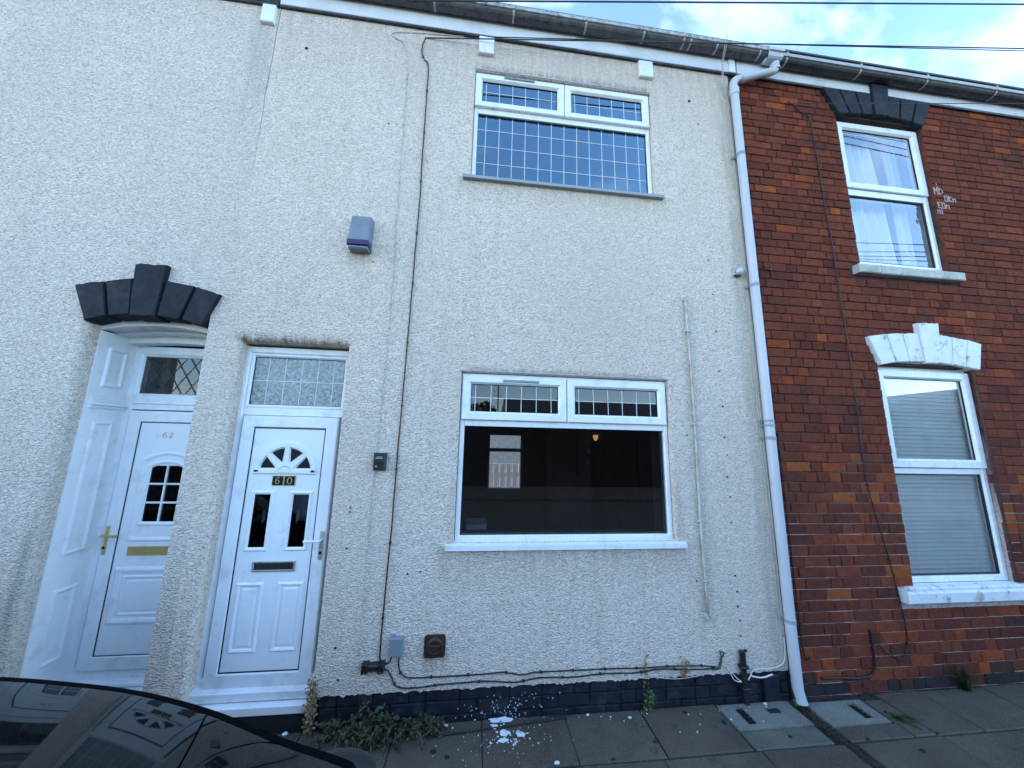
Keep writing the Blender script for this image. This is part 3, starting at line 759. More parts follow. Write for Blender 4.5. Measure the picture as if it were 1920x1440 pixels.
def wide_window(o, zt0, zt1, gl, gr, gz, main, leads_main, mainmat):
    x0, x1, z0, z1 = o[0] + 0.004, o[1] - 0.004, o[2] + 0.004, o[3] - 0.004
    mb = MB(); mb.ring(x0, x1, z0, z1, 0.034, 0.036, 0.10, 0.008)
    mb.box(x0 + 0.034, x1 - 0.034, 0.040, 0.10, zt0, zt1)
    win = mb.build('window', M['upvc'], house60)
    MB().ring(main[0], main[1], main[2], main[3], 0.005, 0.052, 0.062, 0.001, 0.0005).build('gasket', M['gasket'], win)
    p = pane(win, main[0] + 0.001, main[1] - 0.001, main[2] + 0.001, main[3] - 0.001, 0.060, mainmat)
    for g, vx in ((gl, 0), (gr, 1)):
        sash(win, g[0] - 0.069, g[1] + 0.069, gz[0] - 0.052, gz[1] + 0.062, 0.0, 0.014, 0.05) if False else None
        mb = MB(); mb.ring(g[0] - 0.068, g[1] + 0.066, gz[0] - 0.060, gz[1] + 0.066, 0.063, 0.014, 0.05, 0.014)
        mb.build('sash', M['upvc'], win)
        MB().ring(g[0] - 0.005, g[1] + 0.003, gz[0] + 0.003, gz[1] + 0.003, 0.005, 0.034, 0.044, 0.001, 0.0005).build('gasket', M['gasket'], win)
        pane(win, g[0] - 0.001, g[1] + 0.001, gz[0] - 0.001, gz[1] + 0.001, 0.040, mainmat)
        xs = lin(g[0] + 0.030, g[1] - 0.052, 6)
        strips(win, xs, [gz[0] + (gz[1] - gz[0]) * 0.52], g[0] + 0.003, g[1] - 0.003, gz[0] + 0.004, gz[1] - 0.004, 0.040)
    return win
w1 = wide_window(W1, 1.893, 1.938, (-0.032, 0.638), (0.780, 1.456), (1.998, 2.208), (-0.074, 1.490, 1.116, 1.893), 0, M['glass'])
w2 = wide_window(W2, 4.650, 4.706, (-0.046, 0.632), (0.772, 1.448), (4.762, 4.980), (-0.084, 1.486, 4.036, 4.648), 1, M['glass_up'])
xs = lin(-0.006, 1.413, 13)
strips(w2, xs, [4.165, 4.332, 4.500], -0.079, 1.481, 4.042, 4.642, 0.060)
MB().bbox(0.205, 0.485, 0.004, 0.016, 2.232, 2.250, 0.003).build('trickle_vent', M['pipegrey'], w1)
MB().bbox(0.142, 0.418, 0.002, 0.016, 5.016, 5.034, 0.004).build('trickle_vent', M['pipegrey'], w2)
# sills
def sill(parent, x0, x1, z0, z1, yf, mtl, slope=0.015, thick=None):
    return MB().add([(x0, yf, z0), (x1, yf, z0), (x1, 0.06, z0), (x0, 0.06, z0), (x0, yf, z1), (x1, yf, z1), (x1, 0.06, z1 + slope), (x0, 0.06, z1 + slope)],
             [(0, 3, 2, 1), (4, 5, 6, 7), (0, 1, 5, 4), (1, 2, 6, 5), (2, 3, 7, 6), (3, 0, 4, 7)]).build('sill', mtl, parent)
sill(w1, -0.168, 1.602, 1.035, 1.066, -0.035, M['upvc'], 0.02)
sill(w2, -0.180, 1.588, 3.935, 3.962, -0.035, M['pipegrey'], 0.018)
# rendered drip strips over the two wide windows
MB().box(W1[0] - 0.01, W1[1] + 0.01, -0.006, 0.02, W1[3] + 0.006, W1[3] + 0.014).build('head_drip', M['clip'], w1)
MB().box(W2[0] - 0.005, W2[1] + 0.005, -0.004, 0.02, W2[3] + 0.006, W2[3] + 0.018).build('head_drip', M['clip'], w2)

def tall_window(o, frame, top, bot, rail):
    x0, x1, z0, z1 = frame
    mb = MB(); mb.ring(x0, x1, z0, z1, 0.046, 0.052, 0.12, 0.01)
    mb.box(x0 + 0.046, x1 - 0.046, 0.056, 0.12, rail[0], rail[1])
    win = mb.build('window', M['upvc'], houseB)
    mb = MB(); mb.ring(x0 + 0.006, x1 - 0.004, rail[1] + 0.006, z1 - 0.004, 0.072, 0.036, 0.08, 0.014); mb.build('sash', M['upvc'], win)
    MB().ring(top[0] - 0.002, top[1] + 0.002, top[2] - 0.002, top[3] + 0.002, 0.006, 0.056, 0.066, 0.001, 0.0005).build('gasket', M['gasket'], win)
    MB().ring(bot[0] - 0.002, bot[1] + 0.002, bot[2] - 0.002, bot[3] + 0.002, 0.007, 0.066, 0.082, 0.001, 0.0005).build('gasket', M['gasket'], win)
    pane(win, x0 + 0.06, x1 - 0.06, rail[1] + 0.06, z1 - 0.06, 0.062, M['glass_b'])
    pane(win, x0 + 0.03, x1 - 0.03, z0 + 0.03, rail[0] + 0.01, 0.076, M['glass_b'])
    return win
wu = tall_window(OU, (3.545, 4.508, 3.510, 5.098), (3.630, 4.432, 4.405, 5.022), (3.598, 4.455, 3.560, 4.262), (4.266, 4.330))
wl = tall_window(OL, (3.548, 4.524, 0.722, 2.498), (3.635, 4.448, 1.70, 2.420), (3.600, 4.472, 0.775, 1.582), (1.586, 1.632))
for o, e, mid in ((OU, 5.10, 5.145), (OL, 2.505, 2.555)):
    n = 10; pts = [(o[0] + (o[1] - o[0]) * k / n, arch_z(o[0] + (o[1] - o[0]) * k / n, o, e + 0.02, mid + 0.02)) for k in range(n + 1)]
    MB().prism([(o[1], e - 0.012), *pts[::-1], (o[0], e - 0.012)][::-1], 0.066, 0.12).build('head_infill', M['paintwhite'], wu if o is OU else wl)
mb = MB()
for k in range(5): mb.bbox(3.430 + k * 0.228, 3.430 + (k + 1) * 0.228 - 0.002, -0.055 + 0.002 * (k % 2), 0.06, 3.375, 3.458 + 0.003 * (k % 2), 0.008)
mb.build('sill', M['stone'], wu)
sl = MB(); sl.bbox(3.385, 4.72, -0.06, 0.05, 0.610, 0.700, 0.012); sl.bbox(3.44, 4.66, -0.03, 0.05, 0.700, 0.722, 0.006)
sl.build('sill', M['voussoir_white'], wl)
MB().lathe((4.02, -0.058, 0.662), (0, -1, 0), [(0.034, 0), (0.034, 0.005), (0.026, 0.012), (0.0, 0.013)], 14).build('round_patch', M['stone'], wl)
MB().tube([(4.523, 0.008, z) for z in lin(0.74, 2.49, 12)], lambda t: 0.010 + 0.003 * math.sin(t * 40), 6).build('jamb_pointing', M['rust'], wl)

# ------------------------------------------------------------------ door 60
def arc_pts(cx, cz, r, a0, a1, n): return [(cx + r * math.cos(a0 + (a1 - a0) * k / n), cz + r * math.sin(a0 + (a1 - a0) * k / n)) for k in range(n + 1)]
def annulus(mb, cx, cz, ri, ro, a0, a1, y0, y1, n=14):
    a = arc_pts(cx, cz, ro, a0, a1, n); b = arc_pts(cx, cz, ri, a0, a1, n)
    for k in range(n):
        mb.prism([b[k], a[k], a[k + 1], b[k + 1]], y0, y1)
def moulding(parent, x0, x1, z0, z1, y, w=0.026, h=0.009, mtl=None, inner=True):
    mb = MB(); prof = [(0, y), (0.004, y - h * 0.5), (w * 0.4, y - h), (w * 0.75, y - h * 0.7), (w, y)]
    vs = []; fs = []
    for o, yy in prof: vs += [(x0 + o, yy, z0 + o), (x1 - o, yy, z0 + o), (x1 - o, yy, z1 - o), (x0 + o, yy, z1 - o)]
    for p in range(4):
        for k in range(4):
            j = (k + 1) % 4; fs.append((p * 4 + k, p * 4 + j, p * 4 + 4 + j, p * 4 + 4 + k))
    mb.add(vs, fs)
    if inner: mb.bbox(x0 + w + 0.012, x1 - w - 0.012, y - h * 0.6, y + 0.002, z0 + w + 0.012, z1 - w - 0.012, 0.004)
    return mb.build('moulding', mtl or M['leafwhite'], parent)

YD = 0.105
door = thing_door = MB()
door.ring(-1.708, -0.922, 0.205, 2.436, 0.052, YD - 0.012, YD + 0.07, 0.012)          # outer frame
door.box(-1.656, -0.974, YD - 0.004, YD + 0.07, 1.932, 1.985)                           # transom
d60 = door.build('door', M['upvc'], house60)
pane(d60, -1.634, -0.99, 2.004, 2.368, YD + 0.012, M['obscure'])
MB().ring(-1.656, -0.974, 1.985, 2.384, 0.022, YD - 0.008, YD + 0.03, 0.010).build('toplight_frame', M['upvc'], d60)
MB().ring(-1.636, -0.994, 2.005, 2.364, 0.005, YD + 0.004, YD + 0.011, 0.001, 0.0005).build('gasket', M['gasket'], d60)
strips(d60, [-1.533, -1.417, -1.299, -1.187, -1.073], [2.185], -1.63, -1.0, 2.010, 2.359, YD + 0.012)
leaf = MB(); leaf.ring(-1.637, -0.993, 0.205, 1.924, 0.080, YD - 0.026, YD + 0.05, 0.006)
leaf.build('door_leaf', M['upvc'], d60)
MB().ring(-1.645, -0.985, 0.197, 1.932, 0.009, YD - 0.001, YD + 0.003, 0.001, 0.0005).build('gasket', M['pipegrey'], d60)
MB().ring(-1.558, -1.072, 0.286, 1.843, 0.007, YD - 0.020, YD - 0.010, 0.001, 0.0005).build('gasket', M['gasket'], d60)
YP = YD - 0.016
CX60 = -1.315
# the panel skin, with the openings for the glass cut through it
def wedge(a0, a1, ri=0.062, ro=0.152, cz=1.548):
    return arc_pts(CX60 + 0.0, cz, ro, a0, a1, 6) + arc_pts(CX60, cz, ri, a1, a0, 3)
FZ = 1.535; FR = 0.205
mb = MB()
gx = [(-1.492, -1.388), (-1.240, -1.134)]
rect_wall(mb, -1.553, -1.077, 0.291, 1.838, [(gx[0][0], gx[0][1], 1.036, 1.386), (gx[1][0], gx[1][1], 1.036, 1.386)], YP)
mb.build('door_panel', M['leafwhite'], d60)
for i, (a, b) in enumerate(gx):
    moulding(d60, a - 0.024, b + 0.024, 1.012, 1.408, YP, 0.026, 0.010, None, False)
    pane(d60, a, b, 1.036, 1.386, YP + 0.006, M['darkglass'], 'glass_pane')
    xw = a + 0.062 if i == 0 else a + 0.032
    MB().prism([(xw, 1.275), (xw + 0.012, 1.280), (xw + 0.017, 1.215), (xw + 0.004, 1.185), (xw - 0.002, 1.20)], YP + 0.012, YP + 0.014).build('tape_scrap', M['paper'], d60)
# half-round fanlight
fan = MB(); annulus(fan, CX60, FZ, FR - 0.030, FR, 0, PI, YP - 0.012, YP)
fan.bbox(CX60 - FR, CX60 + FR, YP - 0.012, YP, FZ - 0.012, FZ + 0.018, 0.004)
for a in (PI / 4, PI / 2, 3 * PI / 4):
    c, s_ = math.cos(a), math.sin(a); n = Vector((-s_, c)) * 0.016
    p0 = Vector((c, s_)) * 0.055; p1 = Vector((c, s_)) * 0.182
    q = [p0 + n * -1, p1 + n * -1, p1 + n, p0 + n]
    fan.prism([(CX60 + v.x, FZ + v.y) for v in q], YP - 0.010, YP)
annulus(fan, CX60, FZ, 0.0, 0.036, 0, PI, YP - 0.016, YP, 10); annulus(fan, CX60, FZ, 0.044, 0.058, 0, PI, YP - 0.013, YP, 10)
fan.build('fanlight_moulding', M['leafwhite'], d60)
for k in range(4):
    a0 = k * PI / 4 + (0.24 if k else 0.20); a1 = (k + 1) * PI / 4 - (0.24 if k < 3 else 0.20)
    p = arc_pts(CX60, FZ, 0.166, k * PI / 4 + (0.17 if k == 0 else 0.13), (k + 1) * PI / 4 - (0.17 if k == 3 else 0.13), 6) + [(CX60 + 0.075 * math.cos((k + .5) * PI / 4), FZ + 0.03 * 0 + 0.075 * math.sin((k + .5) * PI / 4))]
    p = [(x, max(z, FZ + 0.026)) for x, z in p]
    MB().prism(p, YP - 0.0035, YP - 0.0015).build('fanlight_pane', M['darkglass_solid'] if 'darkglass_solid' in M else M['blackgloss'], d60)
for (a, b) in ((-1.524, -1.354), (-1.268, -1.098)): moulding(d60, a, b, 0.398, 0.818, YP, 0.026, 0.010)
# number plates 6 and 0
def ellipse_ring(mb, cx, cz, rx, rz, tx, tz, y0, y1, a0=0, a1=2 * PI, n=20):
    for k in range(n):
        p = a0 + (a1 - a0) * k / n; q = a0 + (a1 - a0) * (k + 1) / n
        mb.prism([(cx + (rx - tx) * math.cos(p), cz + (rz - tz) * math.sin(p)), (cx + rx * math.cos(p), cz + rz * math.sin(p)),
                  (cx + rx * math.cos(q), cz + rz * math.sin(q)), (cx + (rx - tx) * math.cos(q), cz + (rz - tz) * math.sin(q))], y0, y1)
def six(mb, cx, cz, h, y0, y1):
    ellipse_ring(mb, cx, cz - h * 0.17, h * 0.30, h * 0.31, h * 0.11, h * 0.05, y0, y1)
    ellipse_ring(mb, cx + h * 0.10, cz - h * 0.05, h * 0.40, h * 0.55, h * 0.10, h * 0.05, y0, y1, PI * 0.5, PI * 1.05, 10)
    mb.prism([(cx + h * 0.12, cz + h * 0.40), (cx + h * 0.24, cz + h * 0.36), (cx + h * 0.26, cz + h * 0.46), (cx + h * 0.12, cz + h * 0.50)], y0, y1)
for i, cx in enumerate((-1.354, -1.276)):
    pm = MB().bbox(cx - 0.0385, cx + 0.0385, YP - 0.004, YP, 1.441, 1.511, 0.001).build('number_plate', M['goldpaint'], d60)
    MB().box(cx - 0.034, cx + 0.034, YP - 0.005, YP - 0.0041, 1.4455, 1.5065).build('plate_face', M['blackgloss'], d60)
    g = MB()
    if i == 0: six(g, cx - 0.002, 1.476, 0.046, YP - 0.0066, YP - 0.0051)
    else: ellipse_ring(g, cx, 1.476, 0.017, 0.024, 0.0065, 0.003, YP - 0.0066, YP - 0.0051)
    g.build('digit', M['goldpaint'], d60)
# letter plate with a worn frame, dark flap
lb = MB(); lb.ring(-1.444, -1.172, 0.884, 0.950, 0.012, YP - 0.008, YP, 0.003, 0.002)
lb.build('letter_plate', M['silver'], d60)
MB().bbox(-1.432, -1.184, YP - 0.004, YP, 0.896, 0.938, 0.003).build('letter_flap', M['iron'], d60)
for k in range(12):
    MB().box(-1.436 + k * 0.0225, -1.428 + k * 0.0225, YP - 0.0095, YP - 0.008, 0.8855 + (0.0535 if k % 2 else 0), 0.8935 + (0.0535 if k % 2 else 0)).build('beading', M['gold'], d60)
hd = MB().bbox(-1.029, -1.000, YD - 0.034, YD - 0.026, 0.957, 1.142, 0.004).build('handle_plate', M['silver'], d60)
MB().tube(smoothpath([(-1.014, YD - 0.034, 1.088), (-1.014, YD - 0.070, 1.088), (-1.040, YD - 0.074, 1.088), (-1.115, YD - 0.072, 1.086)], 4), 0.008, 8).build('handle', M['upvc'], d60, True)
MB().lathe((-1.014, YD - 0.034, 1.003), (0, -1, 0), [(0.010, 0), (0.010, 0.004), (0, 0.004)], 10).build('keyhole', M['blackgloss'], d60)
# threshold
th = MB(); th.bbox(-1.70, -0.93, 0.050, 0.16, 0.142, 0.197, 0.006); th.add([(-1.70, 0.066, 0.1972), (-0.93, 0.066, 0.1972), (-0.93, 0.10, 0.213), (-1.70, 0.10, 0.213)], [(0, 1, 2, 3)])
th.build('threshold', M['upvc'], d60)
MB().bbox(-1.683, -0.948, 0.012, 0.16, 0.085, 0.137, 0.006).build('door_step', M['paintwhite'], d60)
MB().box(-1.684, -0.947, 0.02, 0.2, -0.05, 0.084).build('step_riser', M['tar'], d60)

# ------------------------------------------------------------------ door 62 in its panelled porch
YE = 0.36
mb = MB(); mb.ring(-2.684, -1.872, 0.13, 2.462, 0.072, YE, YE + 0.07, 0.012)
mb.box(-2.612, -1.944, YE + 0.004, YE + 0.07, 1.962, 2.075)
mb.bbox(-2.612, -1.944, YE - 0.006, YE + 0.004, 2.005, 2.016, 0.003)
d62 = mb.build('door', M['upvc'], house62)
pane(d62, -2.606, -1.95, 2.088, 2.386, YE + 0.022, M['glass'])
MB().ring(-2.612, -1.944, 2.075, 2.392, 0.012, YE + 0.006, YE + 0.02, 0.006).build('toplight_frame', M['upvc'], d62)
for k in range(-3, 9):                                   # diamond leading
    for sgn in (1, -1):
        pts = []
        for t in lin(0, 1, 2): pts.append((-2.60 + k * 0.105 + (0.19 * t if sgn > 0 else 0.19 * (1 - t)), 2.088 + 0.298 * t))
        (xa, za), (xb, zb) = pts
        if min(xa, xb) < -2.602 or max(xa, xb) > -1.952: continue
        MB().prism([(xa - 0.004, za), (xa + 0.004, za), (xb + 0.004, zb), (xb - 0.004, zb)], YE + (0.0195 if sgn > 0 else 0.0175), YE + (0.0215 if sgn > 0 else 0.0193)).build('lead_strip', M['darklead'], d62)
MB().ring(-2.606, -1.950, 0.190, 1.952, 0.085, YE - 0.018, YE + 0.05, 0.006).build('door_leaf', M['upvc'], d62)
MB().ring(-2.612, -1.944, 0.184, 1.958, 0.007, YE + 0.001, YE + 0.003, 0.001, 0.0005).build('gasket', M['gasket'], d62)
MB().ring(-2.523, -2.033, 0.272, 1.869, 0.007, YE - 0.012, YE - 0.002, 0.001, 0.0005).build('gasket', M['gasket'], d62)
YQ = YE - 0.008
mb = MB(); rect_wall(mb, -2.518, -2.038, 0.277, 1.864, [(-2.385, -2.172, 1.147, 1.545)], YQ); mb.build('door_panel', M['leafwhite'], d62)
def arched_mould(parent, x0, x1, z0, z1, rise, w, h, y):
    n = 12
    def path(o):
        top = [(x0 + o + (x1 - x0 - 2 * o) * k / n, z1 - o + rise * (1 - (2 * k / n - 1) ** 2)) for k in range(n + 1)]
        return [(x0 + o, z0 + o)] + top + [(x1 - o, z0 + o)]
    prof = [(0, y), (0.004, y - h * 0.6), (w * 0.45, y - h), (w * 0.8, y - h * 0.6), (w, y)]
    R2 = [[(x, yy, z) for x, z in path(o)] for o, yy in prof]; mb = MB(); k0 = len(R2[0])
    for p in range(4):
        for k in range(k0):
            j = (k + 1) % k0; mb.quad(R2[p][k], R2[p][j], R2[p + 1][j], R2[p + 1][k])
    mb.build('moulding', M['leafwhite'], parent)
arched_mould(d62, -2.46, -2.10, 1.010, 1.600, 0.05, 0.03, 0.010, YQ)
arched_mould(d62, -2.412, -2.145, 1.118, 1.555, 0.03, 0.026, 0.010, YQ)
pane(d62, -2.386, -2.171, 1.146, 1.545, YQ + 0.006, M['darkglass'], 'glass_pane')
MB().box(-2.285, -2.273, YQ - 0.003, YQ + 0.005, 1.146, 1.56).build('glazing_bar', M['upvc'], d62)
for z in (1.280, 1.413): MB().box(-2.386, -2.171, YQ - 0.0045, YQ + 0.0045, z - 0.006, z + 0.006).build('glazing_bar', M['upvc'], d62)
moulding(d62, -2.492, -2.066, 0.465, 0.842, YQ, 0.045, 0.012, None, False); moulding(d62, -2.435, -2.122, 0.522, 0.785, YQ, 0.022, 0.008)
mb = MB(); mb.ring(-2.440, -2.120, 0.916, 0.978, 0.010, YQ - 0.006, YQ, 0.003, 0.002); mb.bbox(-2.430, -2.130, YQ - 0.0035, YQ, 0.926, 0.968, 0.003)
mb.build('letter_plate', M['gold'], d62)
mb = MB(); mb.bbox(-2.594, -2.570, YE - 0.026, YE - 0.018, 0.925, 1.118, 0.006)
mb.tube(smoothpath([(-2.582, YE - 0.026, 1.062), (-2.582, YE - 0.060, 1.062), (-2.560, YE - 0.066, 1.062), (-2.478, YE - 0.064, 1.060)], 4), 0.008, 8)
mb.build('handle', M['gold'], d62)
MB().lathe((-2.582, YE - 0.027, 0.975), (0, -1, 0), [(0.009, 0), (0.009, 0.003), (0, 0.003)], 10).build('keyhole', M['blackgloss'], d62)
g = MB(); p6 = at(314, 816, YQ); six(g, p6.x - 0.016, p6.z, 0.044, YQ - 0.003, YQ - 0.0005); g.build('digit', M['gold'], d62)
g = MB(); cx, cz, h = p6.x + 0.026, p6.z + 0.002, 0.044      # the figure 2
ellipse_ring(g, cx, cz + h * 0.22, h * 0.26, h * 0.26, h * 0.10, h * 0.07, YQ - 0.003, YQ - 0.0005, -0.5, PI, 10)
g.prism([(cx - h * 0.28, cz - h * 0.5), (cx - h * 0.12, cz - h * 0.5), (cx + h * 0.26, cz + h * 0.10), (cx + h * 0.14, cz + h * 0.10)], YQ - 0.003, YQ - 0.0005)
g.prism([(cx - h * 0.28, cz - h * 0.5), (cx + h * 0.30, cz - h * 0.5), (cx + h * 0.30, cz - h * 0.39), (cx - h * 0.28, cz - h * 0.39)], YQ - 0.003, YQ - 0.0005)
g.build('digit', M['gold'], d62)
mb = MB(); mb.bbox(-2.69, -1.88, YE - 0.05, YE + 0.06, 0.098, 0.132, 0.01); mb.bbox(-2.69, -1.90, YE - 0.10, YE - 0.03, 0.03, 0.096, 0.006)
mb.build('threshold', M['paintwhite'], d62)
MB().box(-2.70, -1.86, 0.0, 0.5, -0.05, 0.028).build('door_step', M['kerb'], d62)
# panelled timber jambs
def jamb(xp, sx):
    mb = MB()
    def bx(y0, y1, z0, z1, d0, d1): mb.box(min(xp + sx * d0, xp + sx * d1), max(xp + sx * d0, xp + sx * d1), y0, y1, z0, z1)
    bx(0.094, 0.37, 0.02, 2.50, -0.03, 0.0)
    jb = mb.build('jamb_lining', M['paintwhite'], house62)
    for (z0, z1) in ((2.105, 2.395), (0.972, 1.862), (0.30, 0.762)):
        y0, y1 = 0.162, 0.300
        prof = [(0, 0.0), (0.006, 0.010), (0.016, 0.013), (0.024, 0.008), (0.030, 0.002)]
        q = MB(); vs = []; fs = []
        for o, h in prof: vs += [(xp + sx * h, y0 + o, z0 + o), (xp + sx * h, y1 - o, z0 + o), (xp + sx * h, y1 - o, z1 - o), (xp + sx * h, y0 + o, z1 - o)]
        for p in range(4):
            for k in range(4):
                j = (k + 1) % 4; fs.append((p * 4 + k, p * 4 + j, p * 4 + 4 + j, p * 4 + 4 + k))
        q.add(vs, fs); q.add(vs[16:20], [(0, 1, 2, 3)])
        q.build('raised_panel', M['paintwhite'], jb)
    q = MB()
    for (z, h, d) in ((1.952, 0.018, 0.012), (1.972, 0.022, 0.024), (1.996, 0.016, 0.016), (2.014, 0.010, 0.008)):
        q.box(min(xp, xp + sx * d), max(xp, xp + sx * d), 0.118, 0.362, z, z + h)
    q.build('impost_moulding', M['paintwhite'], jb)
jamb(-2.664, 1); jamb(-1.918, -1)
# arched front bead, stepped timber soffit
n = 14; mb = MB(); xa, xb = -2.690, -1.900
def az(k, e, mid): t = 2 * k / n - 1; return mid - (mid - e) * t * t
for (y0, y1, e, mid, th_) in ((0.088, 0.108, 2.500, 2.552, 0.045), (0.108, 0.20, 2.512, 2.560, 0.04), (0.20, 0.28, 2.494, 2.530, 0.05), (0.28, 0.37, 2.455, 2.478, 0.09)):
    for k in range(n):
        xk, xl = xa + (xb - xa) * k / n, xa + (xb - xa) * (k + 1) / n
        mb.prism([(xk, az(k, e, mid)), (xl, az(k + 1, e, mid)), (xl, az(k + 1, e, mid) + th_), (xk, az(k, e, mid) + th_)], y0, y1)
mb.build('arched_soffit', M['paintwhite'], house62)

# ------------------------------------------------------------------ eaves: fascia, brackets, gutters, roof
def fascia(x0, x1, parent, mtl, joints):
    xs = [x0, *joints, x1]
    for a, b in zip(xs, xs[1:]):
        mb = MB(); mb.bbox(a + 0.001, b - 0.001, -0.022, -0.004, EAVE, EAVE + 0.275, 0.004)
        mb.build('fascia_board', mtl, parent)
    MB().box(x0, x1, -0.020, 0.03, EAVE - 0.022, EAVE - 0.0015).build('eaves_trim', M['gutter_dark'], parent)
    for j in joints: MB().bbox(j - 0.018, j + 0.018, -0.026, -0.023, EAVE - 0.003, EAVE + 0.274, 0.001).build('fascia_joint', mtl, parent)
fascia(XB + 0.004, 2.420, house60, M['fascia'], [0.78])
fascia(2.44, XE, houseB, M['fascia'], [4.9])
fascia(-9.0, XB - 0.004, house62, M['gutter_dark'], [-5.0])
MB().bbox(2.352, 2.418, -0.034, -0.023, EAVE - 0.01, EAVE + 0.27, 0.004).build('fascia_cap', M['upvc'], house60)
for (x0, x1, hh, par, mt) in ((-0.098, 0.038, EAVE, house60, M['paintwhite']), (1.416, 1.556, EAVE, house60, M['paintwhite']), (-1.925, -1.818, EAVE - 0.004, house62, M['paintwhite'])):
    MB().bbox(x0, x1, -0.030, 0.0, hh - 0.205, hh - 0.024, 0.006).build('eaves_bracket', mt, par)

def gut_prof(o, zt):
    base = [(-0.1510, 0), (-0.1530, -0.022), (-0.150, -0.040), (-0.139, -0.060), (-0.122, -0.075), (-0.098, -0.083), (-0.070, -0.084), (-0.045, -0.076), (-0.030, -0.058), (-0.0265, 0)]
    n = len(base) - 1
    return [(-0.026 + (y + 0.026) * 0.80 - o * (1 - 1.0 * i / n), zt + z * 0.86 - (o if 2 < i < n else 0)) for i, (y, z) in enumerate(base)]
def gutter(x0, x1, zt, mtl, label, lipm):
    t = thing('gutter', label, 'gutter', ((x0 + x1) / 2, -0.09, zt), 'gutters along the eaves')
    mb = MB(); xs = lin(x0, x1, 14); gp = gut_prof(0.0, zt)
    for k in range(len(xs) - 1):
        for (ya, za), (yb, zb) in zip(gp, gp[1:]):
            mb.quad((xs[k], ya, za), (xs[k + 1], ya, za), (xs[k + 1], yb, zb), (xs[k], yb, zb))
        mb.quad((xs[k], -0.122, zt - 0.012), (xs[k + 1], -0.122, zt - 0.012), (xs[k + 1], -0.03, zt - 0.012), (xs[k], -0.03, zt - 0.012))
    MB().bbox(x0, x1, -0.1335, -0.122, zt - 0.034, zt + 0.003, 0.002).build('lip', lipm, t)
    mb.build('channel', mtl, t, True)
    return t
def clip(t, x, zt, mtl):
    mb = MB(); gp = gut_prof(0.0035, zt)
    for (ya, za), (yb, zb) in zip(gp[:-1], gp[1:-1]): mb.quad((x - 0.009, ya, za), (x + 0.009, ya, za), (x + 0.009, yb, zb), (x - 0.009, yb, zb))
    mb.box(x - 0.008, x + 0.008, -0.139, -0.126, zt - 0.036, zt + 0.007)
    mb.tube([(x, -0.128, zt + 0.006), (x + 0.004, -0.136, zt + 0.018), (x, -0.124, zt + 0.022)], 0.0025, 5)
    mb.build('gutter_clip', mtl, t)
ZT = 5.627; ZB = 5.590
g1 = gutter(XB + 0.02, 2.70, ZT, M['gutter_mid'], 'grimy grey gutter above the rendered middle house', M['gutter'])
for x in (-1.3, -0.5, 0.20, 0.87, 1.43, 1.83, 1.90, 2.17, 2.62): clip(g1, x, ZT, M['clip'])
g2 = gutter(2.86, XE, ZB, M['gutter_dark'], 'dirty dark gutter above the red brick house', M['clip'])
for x in (2.90, 3.72, 4.5, 5.35): clip(g2, x, ZB, M['clip'])
g3_ = gutter(-9, XB - 0.02, ZT, M['gutter_dark'], 'dark gutter above the left house at the top edge', M['gutter_mid'])
# straps tied round the gutter near the outlet
tie = MB(); tie.tube([(2.235, -0.155, ZT + 0.05), (2.228, -0.158, ZT - 0.03), (2.25, -0.06, ZT - 0.16), (2.262, -0.03, 5.30), (2.30, -0.012, 5.12)], 0.003, 5)
tie.tube([(2.25, -0.155, ZT + 0.05), (2.245, -0.158, ZT - 0.03), (2.262, -0.06, ZT - 0.16), (2.276, -0.03, 5.30), (2.318, -0.010, 5.12)], 0.003, 5)
tie.tube([(2.318, -0.010, 5.12), (2.322, -0.008, 3.5), (2.328, -0.008, 1.7), (2.335, -0.008, 0.45)], 0.0035, 5)
tag(tie.build('telephone_cable', M['palecable']), 'pair of thin pale cables running down the render edge behind the downpipe', 'cable')

# outlet and downpipe
dp = thing('downpipe', 'white round downpipe between the render and the red brick wall', 'downpipe', (2.40, -0.06, 0))
mb = MB(); gp = gut_prof(0.006, 5.610)
for (ya, za), (yb, zb) in zip(gp, gp[1:]): mb.quad((2.70, ya, za), (2.862, ya, za), (2.862, yb, zb), (2.70, yb, zb))
mb.box(2.70, 2.862, -0.146, -0.126, 5.590, 5.616)
mb.lathe((2.790, -0.088, 5.42), (0, 0, 1), [(0.040, 0), (0.040, 0.03), (0.036, 0.032), (0.038, 0.08)], 16)
mb.build('gutter_outlet', M['pipe'], dp, True)
mb = MB(); mb.tube(smoothpath([(2.790, -0.088, 5.47), (2.787, -0.088, 5.435), (2.75, -0.086, 5.408), (2.60, -0.076, 5.356), (2.45, -0.064, 5.306), (2.385, -0.058, 5.285), (2.354, -0.055, 5.24), (2.354, -0.055, 5.12)], 4), 0.034, 14)
mb.build('swan_neck', M['pipe'], dp, True)
mb = MB(); mb.lathe((2.354, -0.055, 5.10), (0, 0, 1), [(0.034, 0), (0.040, 0.002), (0.041, 0.07), (0.036, 0.075)], 16); mb.build('pipe_socket', M['pipe'], dp, True)
mb = MB(); mb.lathe((2.425, -0.062, 5.298), (0.95, -0.07, 0.33), [(0.035, 0), (0.039, 0.002), (0.039, 0.05), (0.035, 0.052)], 16)
mb.build('pipe_socket', M['pipe'], dp, True)
mb = MB(); mb.tube([(2.354, -0.055, 5.15), (2.352, -0.055, 3.5), (2.350, -0.055, 1.9), (2.350, -0.055, 0.5), (2.353, -0.057, 0.10), (2.360, -0.075, 0.02)], 0.0345, 16)
mb.build('pipe', M['pipe'], dp, True)
